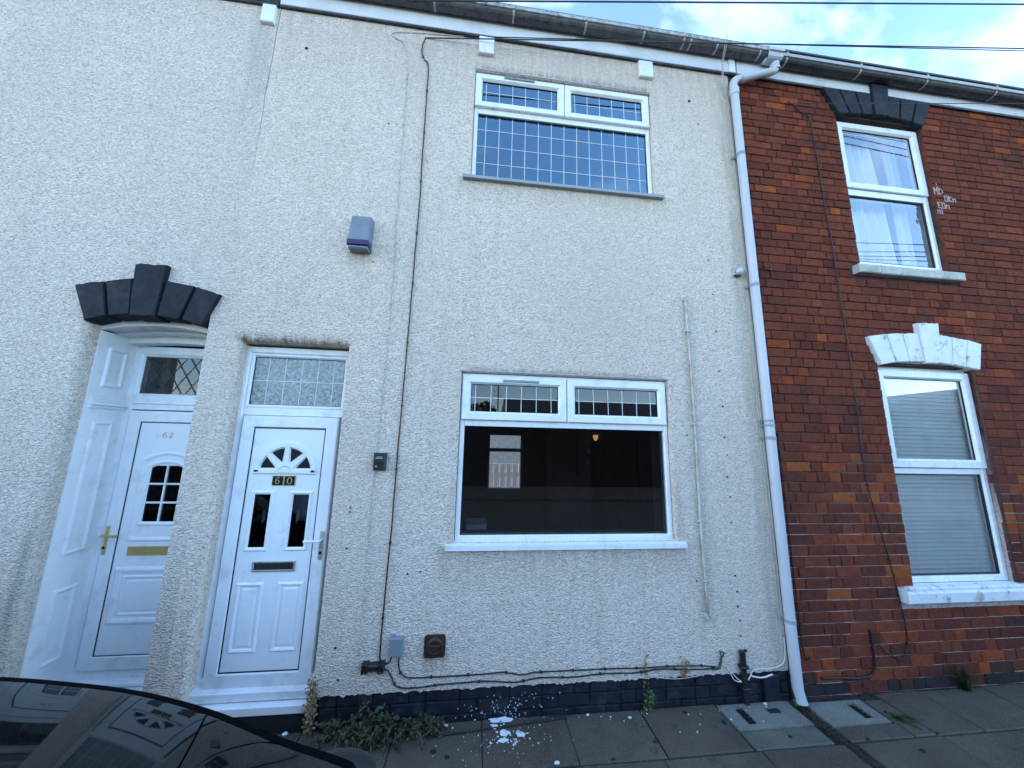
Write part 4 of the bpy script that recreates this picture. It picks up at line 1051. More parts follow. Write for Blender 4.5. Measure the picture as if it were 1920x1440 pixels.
for z, hh in ((3.156, 0.030), (1.99, 0.022), (1.955, 0.02), (1.855, 0.028), (0.536, 0.026), (4.45, 0.03)):
    mb = MB(); mb.lathe((2.351, -0.055, z - hh / 2), (0, 0, 1), [(0.034, 0), (0.0372, 0.001), (0.0372, hh - 0.001), (0.034, hh)], 16)
    mb.box(2.300, 2.402, -0.024, -0.012, z - 0.012, z + 0.012); mb.build('pipe_clip', M['pipegrey'], dp, True)

def roof(x0, x1, parent):
    e, rg_ = 5.69, 8.3  # ridge raised out of view to lengthen its shadow over the street
    mb = MB(); mb.add([(x0, -0.10, e), (x1, -0.10, e), (x1, 2.25, rg_), (x0, 2.25, rg_), (x1, 4.6, e), (x0, 4.6, e), (x0, -0.10, e - .02), (x1, -0.10, e - .02), (x1, 4.6, e - .02), (x0, 4.6, e - .02)],
        [(0, 1, 2, 3), (3, 2, 4, 5), (6, 9, 8, 7), (0, 6, 7, 1), (5, 4, 8, 9), (0, 3, 5, 9, 6), (1, 7, 8, 4, 2)])
    rf = mb.build('roof', M['roof'], parent)
    ch = MB().box(x0 + 0.2, x0 + 0.9, 2.3, 2.9, 7.8, 8.9).build('chimney', BM[2], rf)
    mb = MB(); mb.box(x0, x0 + 0.2, T, 4.4, 0, 5.67); mb.box(x1 - 0.2, x1, T, 4.4, 0, 5.67)
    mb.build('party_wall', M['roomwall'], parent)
roof(-9.0, XB, house62); roof(XB, XC + 0.01, house60); roof(XC + 0.01, XE, houseB)
hn = thing('terraced_house', 'unseen brick house of the terrace beyond the right edge, added for its shadow', 'house', (13, 0, 0), 'terraced houses')
MB().box(XE + 0.01, 24, 0.0, 4.4, -0.05, 5.67).build('wall', BM[1], hn); roof(XE + 0.01, 24, hn)  # unseen house added so its shadow covers the buildings opposite
# bodies of the houses: back walls and floors
BWIN = (0.270, 0.945, 0.860, 1.925)
mb = MB(); rect_wall(mb, XB, XC + 0.01, -0.05, 5.67, [BWIN], 4.4); rect_wall(mb, XB, XC + 0.01, -0.05, 5.67, [BWIN], 4.0)
for a, b in (((BWIN[0], BWIN[2]), (BWIN[1], BWIN[2])), ((BWIN[1], BWIN[2]), (BWIN[1], BWIN[3])), ((BWIN[1], BWIN[3]), (BWIN[0], BWIN[3])), ((BWIN[0], BWIN[3]), (BWIN[0], BWIN[2]))):
    mb.quad((a[0], 4.0, a[1]), (b[0], 4.0, b[1]), (b[0], 4.4, b[1]), (a[0], 4.4, a[1]))
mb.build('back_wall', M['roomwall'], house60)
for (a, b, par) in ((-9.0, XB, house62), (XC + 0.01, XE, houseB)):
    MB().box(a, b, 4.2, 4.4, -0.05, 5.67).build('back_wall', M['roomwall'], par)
    MB().box(a + 0.2, b - 0.2, T, 4.2, 2.62, 2.72).build('upper_floor', M['roomfloor'], par)
MB().box(XB + 0.2, XC - 0.19, T + 0.001, 4.0, 2.66, 2.74).build('upper_floor', M['roomfloor'], house60)
MB().box(XB + 0.2, XC - 0.19, T + 0.001, 4.0, 2.60, 2.659).build('room_ceiling', M['roomceil'], house60)
MB().box(XB + 0.2, XC - 0.19, T + 0.001, 4.0, 5.22, 5.30).build('room_ceiling', M['upceil_sky'], house60)
MB().box(XB + 0.2, XC - 0.19, T + 0.001, 4.0, 0.10, 0.20).build('ground_floor', M['roomfloor'], house60)
MB().box(-0.92, -0.84, T + 0.001, 4.0, 0.2, 2.60).build('hall_partition', M['roomwall'], house60)
MB().box(1.36, 2.06, 3.30, 4.0, 0.2, 2.60).build('chimney_breast', M['chimneybreast'], house60)
# inner lining of the front walls (blocks light between frame and shell)
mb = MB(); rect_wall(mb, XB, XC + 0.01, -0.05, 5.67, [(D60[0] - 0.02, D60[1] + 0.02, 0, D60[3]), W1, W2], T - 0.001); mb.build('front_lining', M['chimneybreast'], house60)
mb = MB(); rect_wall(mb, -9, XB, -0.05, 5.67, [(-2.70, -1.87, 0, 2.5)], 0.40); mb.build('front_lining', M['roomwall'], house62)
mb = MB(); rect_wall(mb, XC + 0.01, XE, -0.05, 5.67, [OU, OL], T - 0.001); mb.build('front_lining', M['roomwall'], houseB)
MB().box(W2[0], W2[1], 0.11, 0.62, W2[2] - 0.02, W2[2] + 0.006).build('window_board', M['upvc'], house60)
MB().box(W1[0], W1[1], 0.11, 0.32, W1[2] - 0.02, W1[2] + 0.006).build('window_board', M['chimneybreast'], house60)
# white reveals seen through the panes at the right
MB().box(W1[1] - 0.004, W1[1] + 0.02, 0.11, 0.30, W1[2], W1[3]).build('inner_reveal', M['roomceil'], house60)
MB().box(W2[1] - 0.004, W2[1] + 0.02, 0.11, 0.30, W2[2], W2[3]).build('inner_reveal', M['upvc'], house60)
mb = MB(); mb.ring(BWIN[0], BWIN[1], BWIN[2], BWIN[3], 0.04, 3.96, 4.05, 0.01); mb.box(BWIN[0], BWIN[1], 3.965, 4.05, 1.575, 1.64)
mb.build('back_window', M['roomceil'], house60)
# things in the room
lp = at(1115, 821, 3.26)
lm = thing('wall_lamp', 'small lit wall lamp glowing orange on the chimney breast inside the lower window', 'lamp', (lp.x, 3.3, lp.z))
MB().lathe((lp.x, 3.22, lp.z - 0.05), (0, 0, 1), [(0.015, 0), (0.035, 0.03), (0.046, 0.08), (0.042, 0.10)], 14).build('lamp_shade', M['lamp'], lm, 'all')
MB().tube([(lp.x, 3.30, lp.z), (lp.x, 3.22, lp.z - 0.02)], 0.008, 6).build('bracket', M['gold'], lm)
for (px, py, lab) in ((1104, 846, 'small pale patch, upper of the pair on the dark chimney breast'), (1103, 866, 'small pale patch, lower of the pair on the dark chimney breast'), (1185, 857, 'small pale patch on the back wall right of the chimney breast')):
    q = at(px, py, 3.285 if px < 1150 else 3.98)  # pale rectangles set against the dark surfaces of the room
    yy = 3.295 if px < 1150 else 3.995
    tag(MB().box(q.x - 0.03, q.x + 0.03, yy - 0.006, yy, q.z - 0.04, q.z + 0.04).build('pale_patch', M['roomceil']), lab, 'notice', 'pale patches inside the lower room')
q = at(893, 992, 1.0)
tag(MB().bbox(q.x - 0.10, q.x + 0.10, 0.95, 1.25, 0.55, q.z + 0.05, 0.01).build('cardboard_box', M['boxgrey']), 'pale grey box just inside the lower window at its left corner', 'box')

# net curtains (brick house, upstairs)
def curtain(x0, x1, z0, z1, y, folds, lab, amp=0.02, lean=0.0):
    mb = MB(); n = 60; rows = 8; vs = []; fs = []
    for j in range(rows + 1):
        f = j / rows
        for k in range(n + 1):
            t = k / n; xx = x0 + (x1 - x0) * t + lean * (1 - f) * t
            vs.append((xx, y + amp * math.sin(t * folds * 2 * PI + 0.6 * math.sin(t * 9)) + 0.004 * math.sin(7 * f + t * 20), z0 + (z1 - z0) * f))
    for j in range(rows):
        for k in range(n): a = j * (n + 1) + k; fs.append((a, a + 1, a + n + 2, a + n + 1))
    mb.add(vs, fs)
    tag(mb.build('net_curtain', M['curtain'], None, 'all'), lab, 'curtain', 'net curtains upstairs in the brick house')
curtain(3.55, 4.16, 3.56, 5.12, 0.22, 5, 'wide white net curtain behind the left of the upstairs brick house window', 0.024, 0.12)
curtain(4.33, 4.52, 3.56, 5.12, 0.22, 2.5, 'narrow white net curtain at the right of the upstairs brick house window')
# venetian blind, slat by slat
vb = thing('venetian_blind', 'closed pale venetian blind hanging inside the lower brick house window', 'blind', (4.02, 0.098, 2.45))
MB().bbox(3.53, 4.51, 0.086, 0.12, 2.44, 2.49, 0.004).build('head_rail', M['blind'], vb)
sm = MB().add([(-0.49, -0.008, -0.0163), (0.49, -0.008, -0.0163), (0.49, 0.005, 0.0), (-0.49, 0.005, 0.0), (0.49, -0.006, 0.0163), (-0.49, -0.006, 0.0163)], [(0, 1, 2, 3), (3, 2, 4, 5)]).mesh('slat', M['blind'], 'all')
z = 0.76
k = 0
while z < 2.44:
    o = link('slat', sm, vb); o.matrix_parent_inverse = Matrix.Identity(4)
    o.location = (R_.uniform(-0.004, 0.004), 0.005, z - 2.45); o.rotation_euler = (R_.uniform(-0.05, 0.05), R_.uniform(-0.002, 0.002), 0)
    z += 0.0345
for x in (3.72, 4.02, 4.33): MB().tube([(x, 0.0885, 0.74), (x, 0.0885, 2.45)], 0.0015, 4).build('ladder_cord', M['blind'], vb)
MB().bbox(3.58, 4.48, 0.09, 0.12, 0.725, 0.745, 0.003).build('bottom_rail', M['blind'], vb)

# ------------------------------------------------------------------ things on the facade
a_ = thing('alarm_box', 'grey blue burglar alarm box with a dark purple lower band high on the render', 'alarm box', (-0.93, 0, 3.33))
MB().add([(-1.01, 0, 3.20), (-0.85, 0, 3.20), (-0.85, 0, 3.475), (-1.01, 0, 3.475), (-1.005, -0.085, 3.262), (-0.855, -0.085, 3.262), (-0.862, -0.062, 3.468), (-0.998, -0.062, 3.468)],
         [(0, 1, 5, 4), (1, 2, 6, 5), (2, 3, 7, 6), (3, 0, 4, 7), (4, 5, 6, 7)]).build('cover', M['alarm'], a_)
MB().bbox(-1.008, -0.852, -0.090, -0.004, 3.218, 3.2605, 0.003).build('lens_band', M['purple'], a_)
MB().bbox(-1.000, -0.860, -0.082, -0.004, 3.192, 3.2165, 0.008).build('base', M['alarm'], a_)

k_ = thing('key_safe', 'small black key safe box on the render right of door 60', 'key safe', (-0.648, 0, 1.626))
MB().bbox(-0.690, -0.606, -0.040, 0.0, 1.566, 1.684, 0.010).build('body', M['blackplastic'], k_)
MB().bbox(-0.684, -0.612, -0.046, -0.041, 1.610, 1.676, 0.004).build('lid', M['blackplastic'], k_)
mb = MB()
for k, (x, wd) in enumerate(((-0.672, 0.010), (-0.660, 0.006), (-0.652, 0.012), (-0.638, 0.008), (-0.628, 0.006))):
    mb.box(x, x + wd, -0.0475, -0.0465, 1.645, 1.653)
mb.box(-0.662, -0.628, -0.0475, -0.0465, 1.657, 1.660); mb.box(-0.672, -0.660, -0.0425, -0.041, 1.588, 1.596)
mb.build('lettering', M['clip'], k_)

j_ = thing('junction_box', 'flat grey junction box at the foot of the black wall cable', 'junction box', (-0.446, 0, 0.455))
MB().bbox(-0.490, -0.402, -0.035, 0.0, 0.402, 0.510, 0.005).build('lid', M['boxgrey'], j_)
MB().box(-0.478, -0.458, -0.012, 0.0, 0.5105, 0.522).build('lug', M['boxgrey'], j_)
s_ = thing('splice_box', 'black plastic cable splice box low on the render above the weeds', 'cable box', (-0.58, 0, 0.345))
mb = MB(); mb.bbox(-0.634, -0.520, -0.045, 0.0, 0.326, 0.366, 0.008); mb.build('body', M['blackplastic'], s_)
for x in (-0.640, -0.618, -0.540, -0.518): MB().bbox(x - 0.008, x + 0.008, -0.050, 0.0, 0.318, 0.374, 0.004).build('rib', M['blackplastic'], s_)
v_ = thing('flue_cover', 'rusty dark brown square flue cover low on the render', 'flue cover', (-0.20, 0, 0.443))
mb = MB()
pts = []
for (cx, cz, a0) in ((-0.152, 0.396, -PI / 2), (-0.152, 0.490, 0), (-0.250, 0.490, PI / 2), (-0.250, 0.396, PI)):
    pts += arc_pts(cx, cz, 0.020, a0, a0 + PI / 2, 4)
mb.prism(pts, -0.012, 0.004); mb.build('plate', M['rust'], v_)
MB().lathe((-0.200, -0.012, 0.445), (0, -1, 0), [(0.056, 0), (0.056, 0.012), (0.044, 0.020), (0.040, 0.020), (0.036, 0.010), (0.0, 0.010)], 20).build('cap', M['rust'], v_, True)
MB().bbox(-0.236, -0.164, -0.042, -0.02, 0.452, 0.462, 0.003).build('bar', M['rust'], v_)
for (x, z) in ((-0.256, 0.390), (-0.146, 0.390), (-0.256, 0.496), (-0.146, 0.496)): MB().lathe((x, -0.012, z), (0, -1, 0), [(0.006, 0), (0.005, 0.003), (0, 0.003)], 8).build('screw', M['rust'], v_)

e_ = thing('motion_sensor', 'small pale dome sensor on the render beside the upper downpipe', 'sensor', (2.245, 0, 3.29))
MB().bbox(2.205, 2.262, -0.018, 0.0, 3.262, 3.332, 0.006).build('base', M['clip'], e_)
MB().lathe((2.248, -0.016, 3.292), (0.25, -1, -0.1), [(0.034, 0), (0.033, 0.018), (0.024, 0.034), (0.0, 0.04)], 14).build('dome', M['pipe'], e_, 'all')
MB().box(2.215, 2.262, -0.03, 0.0, 3.250, 3.2615).build('clip_foot', M['blackplastic'], e_)

def on_wall(pts, y, sag=0): return [(x, y, z) for x, z in pts]
def cable(name, label, pts, r, mtl, y=-0.008, clips=0.0, wob=0.002, cat='cable', grp=None, n=6):
    t = thing(name, label, cat, (pts[0][0], 0, pts[0][1]), grp)
    path = smoothpath([(p[0], (p[2] if len(p) > 2 else y), p[1]) for p in pts], n)
    path = [p + Vector((R_.uniform(-wob, wob), R_.uniform(-wob * .4, wob * .4), R_.uniform(-wob, wob))) for p in path]
    MB().tube(path, r, 6).build('sheath', mtl, t, 'all')
    if clips:
        acc = clips * 0.5
        for a, b in zip(path, path[1:]):
            acc += (b - a).length
            if acc > clips and abs(a.y - y) < 0.006:
                acc = 0
                MB().bbox(a.x - 0.007, a.x + 0.007, a.y - 0.007, 0.0, a.z - 0.006, a.z + 0.006, 0.002).build('clip', mtl, t)
    return t
cable('wall_cable', 'long black cable clipped straight down the render to the grey junction box',
      [(-0.567, 5.296, -0.02), (-0.592, 5.22), (-0.592, 5.14), (-0.565, 5.07), (-0.530, 5.00), (-0.524, 4.6), (-0.521, 4.08), (-0.516, 3.755), (-0.520, 3.2), (-0.525, 2.5), (-0.533, 1.794), (-0.536, 1.17), (-0.545, 0.74), (-0.547, 0.45), (-0.545, 0.39), (-0.530, 0.36), (-0.510, 0.352), (-0.485, 0.362), (-0.468, 0.400)],
      0.0052, M['cable'], -0.010, 0.42, 0.0012)
cable('wall_cable', 'thin pale painted cable running down the render through the key safe',
      [(-0.20, 5.40), (-0.45, 5.372), (-0.60, 5.36), (-0.837, 5.324), (-0.858, 5.286), (-0.80, 5.25), (-0.745, 5.21), (-0.715, 5.05), (-0.701, 4.856), (-0.696, 4.393), (-0.689, 3.758), (-0.684, 3.50), (-0.675, 3.17), (-0.671, 2.6), (-0.676, 2.0), (-0.682, 1.55), (-0.687, 1.25), (-0.682, 0.91), (-0.679, 0.40)],
      0.0026, M['palecable'], -0.0045, 0.5, 0.0018)
cable('wall_cable', 'upper of the two black cables looping low along the render', [(-0.426, 0.404), (-0.424, 0.35), (-0.415, 0.31), (-0.391, 0.283), (-0.360, 0.268), (-0.30, 0.264), (-0.10, 0.264), (0.142, 0.266), (0.257, 0.270), (0.384, 0.249), (0.477, 0.260), (0.732, 0.259), (1.00, 0.258), (1.223, 0.252), (1.451, 0.253), (1.70, 0.244), (1.78, 0.232)],
      0.0045, M['cable'], -0.009, 0.22, 0.001, 'cable', 'low wall cables')
cable('wall_cable', 'lower black cable leaving the splice box just above the dark plinth', [(-0.514, 0.330, -0.025), (-0.490, 0.316), (-0.468, 0.285), (-0.448, 0.245), (-0.425, 0.220), (-0.368, 0.209), (-0.267, 0.209), (-0.157, 0.218), (0.143, 0.223), (0.336, 0.208), (0.512, 0.226), (0.732, 0.219), (0.925, 0.230), (1.187, 0.225), (1.345, 0.239), (1.592, 0.226), (1.773, 0.224)],
      0.0045, M['cable'], -0.009, 0.26, 0.001, 'cable', 'low wall cables')
t = thing('cable_end', 'frayed grey bunch of cut cable ends on the render near the black conduit', 'cable', (1.80, 0, 0.27))
MB().tube([(1.765, -0.012, 0.225), (1.80, -0.014, 0.232), (1.812, -0.012, 0.262), (1.822, -0.012, 0.30)], lambda q: 0.010 - 0.003 * q, 6).build('bundle', M['browncable'], t)
MB().tube([(1.82, -0.012, 0.30), (1.812, -0.014, 0.338), (1.846, -0.010, 0.322), (1.832, -0.012, 0.295)], 0.006, 6).build('frayed_end', M['browncable'], t)
cd = thing('conduit', 'thin pale green grey conduit standing vertically on the render right of the windows', 'conduit', (1.735, 0, 1.8))
MB().tube([(1.730, -0.010, 3.00), (1.735, -0.010, 2.7), (1.742, -0.010, 2.3), (1.738, -0.010, 1.7), (1.733, -0.010, 1.2), (1.740, -0.010, 0.8), (1.744, -0.010, 0.57)], 0.0085, 8).build('tube', M['greycond'], cd, 'all')
for x, z, r in ((1.725, 3.008, 0.022), (1.745, 0.556, 0.024)): MB().lathe((x, 0.0, z), (0, -1, 0), [(r, 0), (r, 0.014), (r * .5, 0.018), (r * .4, 0.012), (0, 0.012)], 12).build('end_cap', M['greycond'], cd)
for x, z in ((1.735, 2.72), (1.739, 1.95), (1.733, 1.22), (1.740, 0.80)): MB().bbox(x - 0.022, x + 0.022, -0.021, 0.0, z - 0.007, z + 0.007, 0.003).build('saddle', M['greycond'], cd)
bc = thing('conduit', 'short black upright conduit pipe at the wall foot left of the downpipe', 'conduit', (1.975, -0.02, 0))
MB().tube([(1.979, -0.022, 0.0), (1.978, -0.022, 0.335)], 0.020, 10).build('tube', M['blackplastic'], bc, True)
for z in (0.235, 0.10): MB().bbox(1.950, 2.008, -0.046, 0.0, z - 0.008, z + 0.008, 0.004).build('saddle', M['blackplastic'], bc)
MB().lathe((1.998, -0.03, 0.336), (0, 0, 1), [(0.010, 0), (0.009, 0.012), (0, 0.014)], 8).build('cap', M['blackplastic'], bc)
cable('white_cable', 'white cable curling from behind the black conduit towards the render corner', [(2.00, 0.155, -0.03), (2.03, 0.176, -0.02), (2.06, 0.202), (2.11, 0.208), (2.17, 0.205), (2.24, 0.212), (2.30, 0.235), (2.325, 0.29), (2.33, 0.40)], 0.0042, M['whitecable'], -0.01, 0, 0.001, 'cable', 'white cable ends')
cable('white_cable', 'stub of white cable lying across the plinth top right of the conduit', [(2.035, 0.172, -0.02), (2.06, 0.166, -0.02), (2.12, 0.160, -0.022), (2.20, 0.176, -0.022)], 0.0055, M['whitecable'], -0.02, 0, 0.001, 'cable', 'white cable ends')
cable('white_cable', 'thin white cable loop hanging left of the black conduit', [(1.862, 0.235), (1.885, 0.185), (1.905, 0.150, -0.02), (1.945, 0.150, -0.035), (1.92, 0.165, -0.02), (1.89, 0.205)], 0.0028, M['whitecable'], -0.01, 0, 0.001, 'cable', 'white cable ends')
cable('white_cable', 'thin pale cable sagging along the plinth edge', [(1.30, 0.192), (1.42, 0.176, -0.006), (1.52, 0.172, -0.006), (1.64, 0.184), (1.72, 0.20)], 0.0028, M['palecable'], -0.006, 0, 0.001, 'cable', 'white cable ends')
gb = MB().bbox(2.135, 2.255, -0.02, 0.02, -0.02, 0.165, 0.006).build('vent_box', M['navy']); tag(gb, 'dark painted box against the plinth beside the downpipe foot', 'box')
cable('brick_cable', 'black cable snaking down the red brick wall left of the tall windows', [(2.95, 5.16, -0.03), (3.05, 5.13, -0.016), (3.09, 5.09), (3.15, 5.07), (3.195, 5.02), (3.205, 4.85), (3.212, 4.64), (3.219, 4.13), (3.235, 3.644), (3.238, 3.12), (3.241, 2.7), (3.237, 2.16), (3.222, 1.75), (3.232, 1.44), (3.299, 1.057), (3.355, 0.66), (3.375, 0.43), (3.366, 0.32), (3.325, 0.235), (3.285, 0.222), (3.17, 0.274), (3.10, 0.345)], 0.0042, M['cable'], -0.009, 0.55, 0.0016)
cable('brick_conduit', 'thick black bent pipe low on the red brick wall', [(3.058, 0.43), (3.062, 0.37), (3.060, 0.28), (3.054, 0.19), (3.035, 0.14), (2.98, 0.118), (2.88, 0.112), (2.72, 0.122), (2.60, 0.124)], 0.0085, M['cable'], -0.010, 0, 0.0015, 'pipe')
cable('earth_cable', 'thin black cable beside the downpipe ending in a hook on the brick', [(2.466, 1.9), (2.468, 1.2), (2.469, 0.58), (2.476, 0.334), (2.490, 0.262), (2.508, 0.246), (2.524, 0.268)], 0.0045, M['cable'], -0.009, 0, 0.001)
hk = MB().tube(smoothpath([(2.52, 0.0, 3.39), (2.52, -0.02, 3.36), (2.54, -0.03, 3.33), (2.565, -0.02, 3.345), (2.567, -0.015, 3.39)], 4), 0.005, 6).build('hook', M['browncable']); tag(hk, 'small rusty hook on the red brick beside the downpipe', 'hook')
# fixing holes and plugs
for i, (px, py) in enumerate([(1328, 487), (1336, 552), (1342, 622), (1348, 696), (1355, 762), (1358, 820), (1363, 853), (1363, 894), (1369, 932), (1371, 980), (1378, 1079), (1382, 1109), (1383, 1137), (1387, 1163), (1388, 1192), (1288, 816), (1306, 1089), (1292, 190), (1309, 233), (700, 491), (657, 952), (656, 960), (575, 91), (729, 232), (764, 1076), (788, 1072), (629, 1215), (634, 1275), (650, 1028)]):
    p = at(px, py, 0.0); r = 0.006 + R_.uniform(-0.001, 0.002) + (0.008 if i in (17, 22) else 0)
    MB().lathe((p.x, 0.001, p.z), (0, -1, 0), [(r, 0), (r * 0.9, 0.006), (r * .4, 0.006), (0.0, 0.003)], 8).build('fixing_hole', M['lump'], house60)
# hand-painted letters on the brick: strokes in a 4 x 6 cell
FONT = {'1': [[(1, 0), (1, 6)]], 'i': [[(1, 0), (1, 3.5)], [(1, 5), (1, 6)], [(0, 0), (2, 0)]], 'H': [[(0, 0), (0, 6)], [(3, 0), (3, 6)], [(0, 3), (3, 3)]],
        'M': [[(0, 0), (0, 6), (1.5, 3), (3, 6), (3, 0)]], 'O': [[(0, 0), (0, 6), (3, 6), (3, 0), (0, 0)]], 'R': [[(0, 0), (0, 6), (3, 5), (0, 3), (3, 0)]],
        'E': [[(3, 0), (0, 0), (0, 6), (3, 6)], [(0, 3), (2, 3)]], 'n': [[(0, 0), (0, 4), (2.5, 4), (2.5, 0)]], 'm': [[(0, 0), (0, 4), (1.5, 3), (3, 4), (3, 0)]], 'D': [[(0, 0), (0, 6), (3, 4), (3, 2), (0, 0)]]}
gr = thing('painted_writing', 'faint white hand painted letters on the red brick right of the upper window', 'writing', (4.66, 0, 4.37))
for (txt, px, py, h) in (('i', 1752, 345, 0.075), ('MD', 1749, 352, 0.075), ('ORm', 1769, 368, 0.06), ('EOm', 1757, 380, 0.06), ('mi', 1756, 391, 0.055)):
    p = at(px, py, 0.0); x = p.x; mb = MB()
    for ch_ in txt:
        for st in FONT[ch_]:
            for (ax, az_), (bx, bz) in zip(st, st[1:]):
                A = Vector((x + ax * h / 6, p.z - h + az_ * h / 6)); B = Vector((x + bx * h / 6, p.z - h + bz * h / 6)); d = (B - A).normalized(); nn = Vector((-d.y, d.x)) * 0.0048
                A -= d * 0.003; B += d * 0.003
                mb.prism([tuple(A - nn), tuple(B - nn), tuple(B + nn), tuple(A + nn)], -0.0058 - R_.uniform(0, .0004), -0.003)
        x += h * 0.78
    mb.build('lettering', M['fadedpaint'], gr)

# ------------------------------------------------------------------ overhead wires
def wire(label, a, b, ext, r=0.006, sag=0.0, grp='overhead wires'):
    a, b = Vector(a), Vector(b); c = a + (b - a) * ext
    pts = [a + (c - a) * t - Vector((0, 0, sag * 4 * t * (1 - t))) for t in lin(0, 1, 24)]
    return tag(MB().tube(pts, r, 5).build('overhead_wire', M['cable']), label, 'wire', grp)
wire('black overhead wire from the wall hook passing over the gutter, upper of the close pair', (-0.565, -0.004, 5.316), at(1920, 91, -0.5), 4.6, 0.005)
wire('black overhead wire below its neighbour crossing the fascia towards the sky', (-0.24, -0.004, 5.395), at(1920, 95.5, -0.46), 4.6, 0.004)
wire('single dark overhead wire across the very top of the sky', at(760, 1, -0.3), at(1920, 8, -0.6), 3.5, 0.006)
wire('thin black wire crossing the dark arch to the brick wall cable', (2.95, -0.01, 5.16), at(1880, 194, -0.2), 3.0, 0.0032)
for i, (y, z, dx) in enumerate(((-5.5, 7.3, 0.3), (-5.7, 7.1, 0.35), (-6.0, 7.6, 0.22), (-6.4, 7.0, 0.5))):
    wire('dark street wire strung high over the road, %s' % ('lowest near the far kerb', 'second of the set', 'highest of the set', 'nearest the telegraph pole')[i], (-22, y - 1.5 + i, z - 0.6), (22, y + 2.0, z + dx), 1.0, 0.012, 0.5, 'street wires behind the viewer')

# ------------------------------------------------------------------ across the street (seen in the reflections)
ob = thing('garage_block', 'long low dark brick building across the street reflected in the lower window', 'building', (9, -11, 0))
MB().box(1.45, 17.5, -16, -11, -0.1, 2.6).build('wall', M['navy'], ob)
mb = MB(); mb.add([(1.3, -10.8, 2.58), (17.7, -10.8, 2.58), (17.7, -12.6, 3.70), (1.3, -12.6, 3.70), (17.7, -16.2, 2.6), (1.3, -16.2, 2.6)], [(0, 1, 2, 3), (3, 2, 4, 5), (0, 3, 5), (1, 4, 2)]); mb.build('roof', M['roof'], ob)
for k in range(6): MB().box(2.2 + k * 2.6, 4.2 + k * 2.6, -11.0, -10.97, 0, 2.1).build('garage_door', M['tar'], ob)
ob = thing('gable_house', 'gabled house across the street reflected in the brick house window', 'house', (24, -11, 0))
MB().box(18.6, 30, -17, -11, -0.1, 3.6).build('wall', M['navy'], ob)
mb = MB(); mb.add([(18.3, -10.8, 3.6), (24.5, -10.8, 4.9), (30.3, -10.8, 3.6), (18.3, -17.2, 3.6), (24.5, -17.2, 4.9), (30.3, -17.2, 3.6)], [(0, 1, 4, 3), (1, 2, 5, 4), (0, 2, 1), (3, 4, 5), (0, 3, 5, 2)]); mb.build('roof', M['roof'], ob)
ob = thing('street_wall', 'dark brick garden wall across the street at the left', 'wall', (-10, -11, 0))
MB().box(-26, 1.4, -11.3, -11, -0.1, 2.35).build('wall', M['navy'], ob); MB().box(-26, 1.4, -11.36, -10.94, 2.35, 2.42).build('coping', M['gutter_dark'], ob)
def tree(x, y, h, r, label, nleaf, seed):
    rg = random.Random(seed); t = thing('tree', label, 'tree', (x, y, 0), 'trees across the street')
    mb = MB(); mb.tube([(x, y, -0.1), (x + .05, y, h * .4), (x - .05, y, h * .75)], lambda q: 0.16 * (1 - q) + 0.03, 8)
    for k in range(6):
        an = rg.uniform(0, 6.28); mb.tube([(x, y, h * (.3 + .06 * k)), (x + r * .6 * math.cos(an), y + r * .6 * math.sin(an), h * (.5 + .06 * k))], lambda q: 0.05 * (1 - q) + 0.01, 5)
    mb.build('trunk', M['bark'], t)
    mb = MB(); cl = [(x + rg.gauss(0, r * .45), y + rg.gauss(0, r * .45), h * .35 + rg.random() ** .7 * h * .6, rg.uniform(.25, .5) * r) for _ in range(16)]
    for _ in range(nleaf):
        c = rg.choice(cl); d = Vector((rg.gauss(0, 1), rg.gauss(0, 1), rg.gauss(0, .8))).normalized() * c[3] * rg.uniform(.5, 1.1)
        p = Vector(c[:3]) + d; a = Vector((rg.gauss(0, 1), rg.gauss(0, 1), rg.gauss(0, 1))).normalized() * .09; b = a.orthogonal().normalized() * .05
        mb.add([p - a, p + b, p + a, p - b], [(0, 1, 2, 3)])
    mb.build('crown', M['treeleaf'], t, kind='stuff')
tree(0.25, -12.3, 3.4, 0.8, 'bushy dark tree across the street at the end of the low building', 2600, 3)
tree(-5.0, -13, 4.0, 1.6, 'broad dark tree behind the garden wall across the street', 3000, 5)
tp = thing('telegraph_pole', 'wooden telegraph pole with a crossarm across the street', 'pole', (1.05, -13, 0))
MB().tube([(1.05, -13, -.1), (1.05, -13, 4.4)], 0.03, 8).build('mast', M['bark'], tp); MB().tube([(0.8, -13, 4.1), (1.3, -13, 4.1)], 0.012, 5).build('crossarm', M['bark'], tp)
MB().tube([(0.85, -13, 3.85), (1.25, -13, 3.85)], 0.012, 5).build('crossarm', M['bark'], tp)
# back yard seen through the room
MB().box(-6, 6, 4.6, 16, -0.12, 0.0).build('back_yard', M['yard'], kind='structure')
fn = thing('garden_fence', 'white picket garden fence in the back yard seen through the room', 'fence', (0.8, 6.6, 0))
pk = MB().bbox(0, 0.13, 0, 0.02, 0.0, 1.18, 0.01).mesh('fence_slat', M['fence'])
for k in range(18):
    o = link('fence_slat', pk, fn); o.matrix_parent_inverse = Matrix.Identity(4); o.location = (-1.4 + k * 0.165, 0, 0)
MB().box(-0.7, 2.4, 6.63, 6.67, 0.9, 0.98).build('rail', M['fence'], fn)
ob = thing('back_house', 'red brick house behind the back yard seen through the room', 'house', (1, 10, 0))
MB().box(-6, 7, 10, 14, -0.1, 5).build('wall', M['stone'], ob); mb = MB(); mb.add([(-6.2, 9.8, 4.9), (7.2, 9.8, 4.9), (7.2, 12, 6.6), (-6.2, 12, 6.6), (7.2, 14.2, 4.9), (-6.2, 14.2, 4.9)], [(0, 1, 2, 3), (3, 2, 4, 5), (0, 3, 5), (1, 4, 2)]); mb.build('roof', M['roof'], ob)
MB().box(0.9, 1.9, 9.96, 10.0, 2.1, 2.9).build('window', M['upvc'], ob)

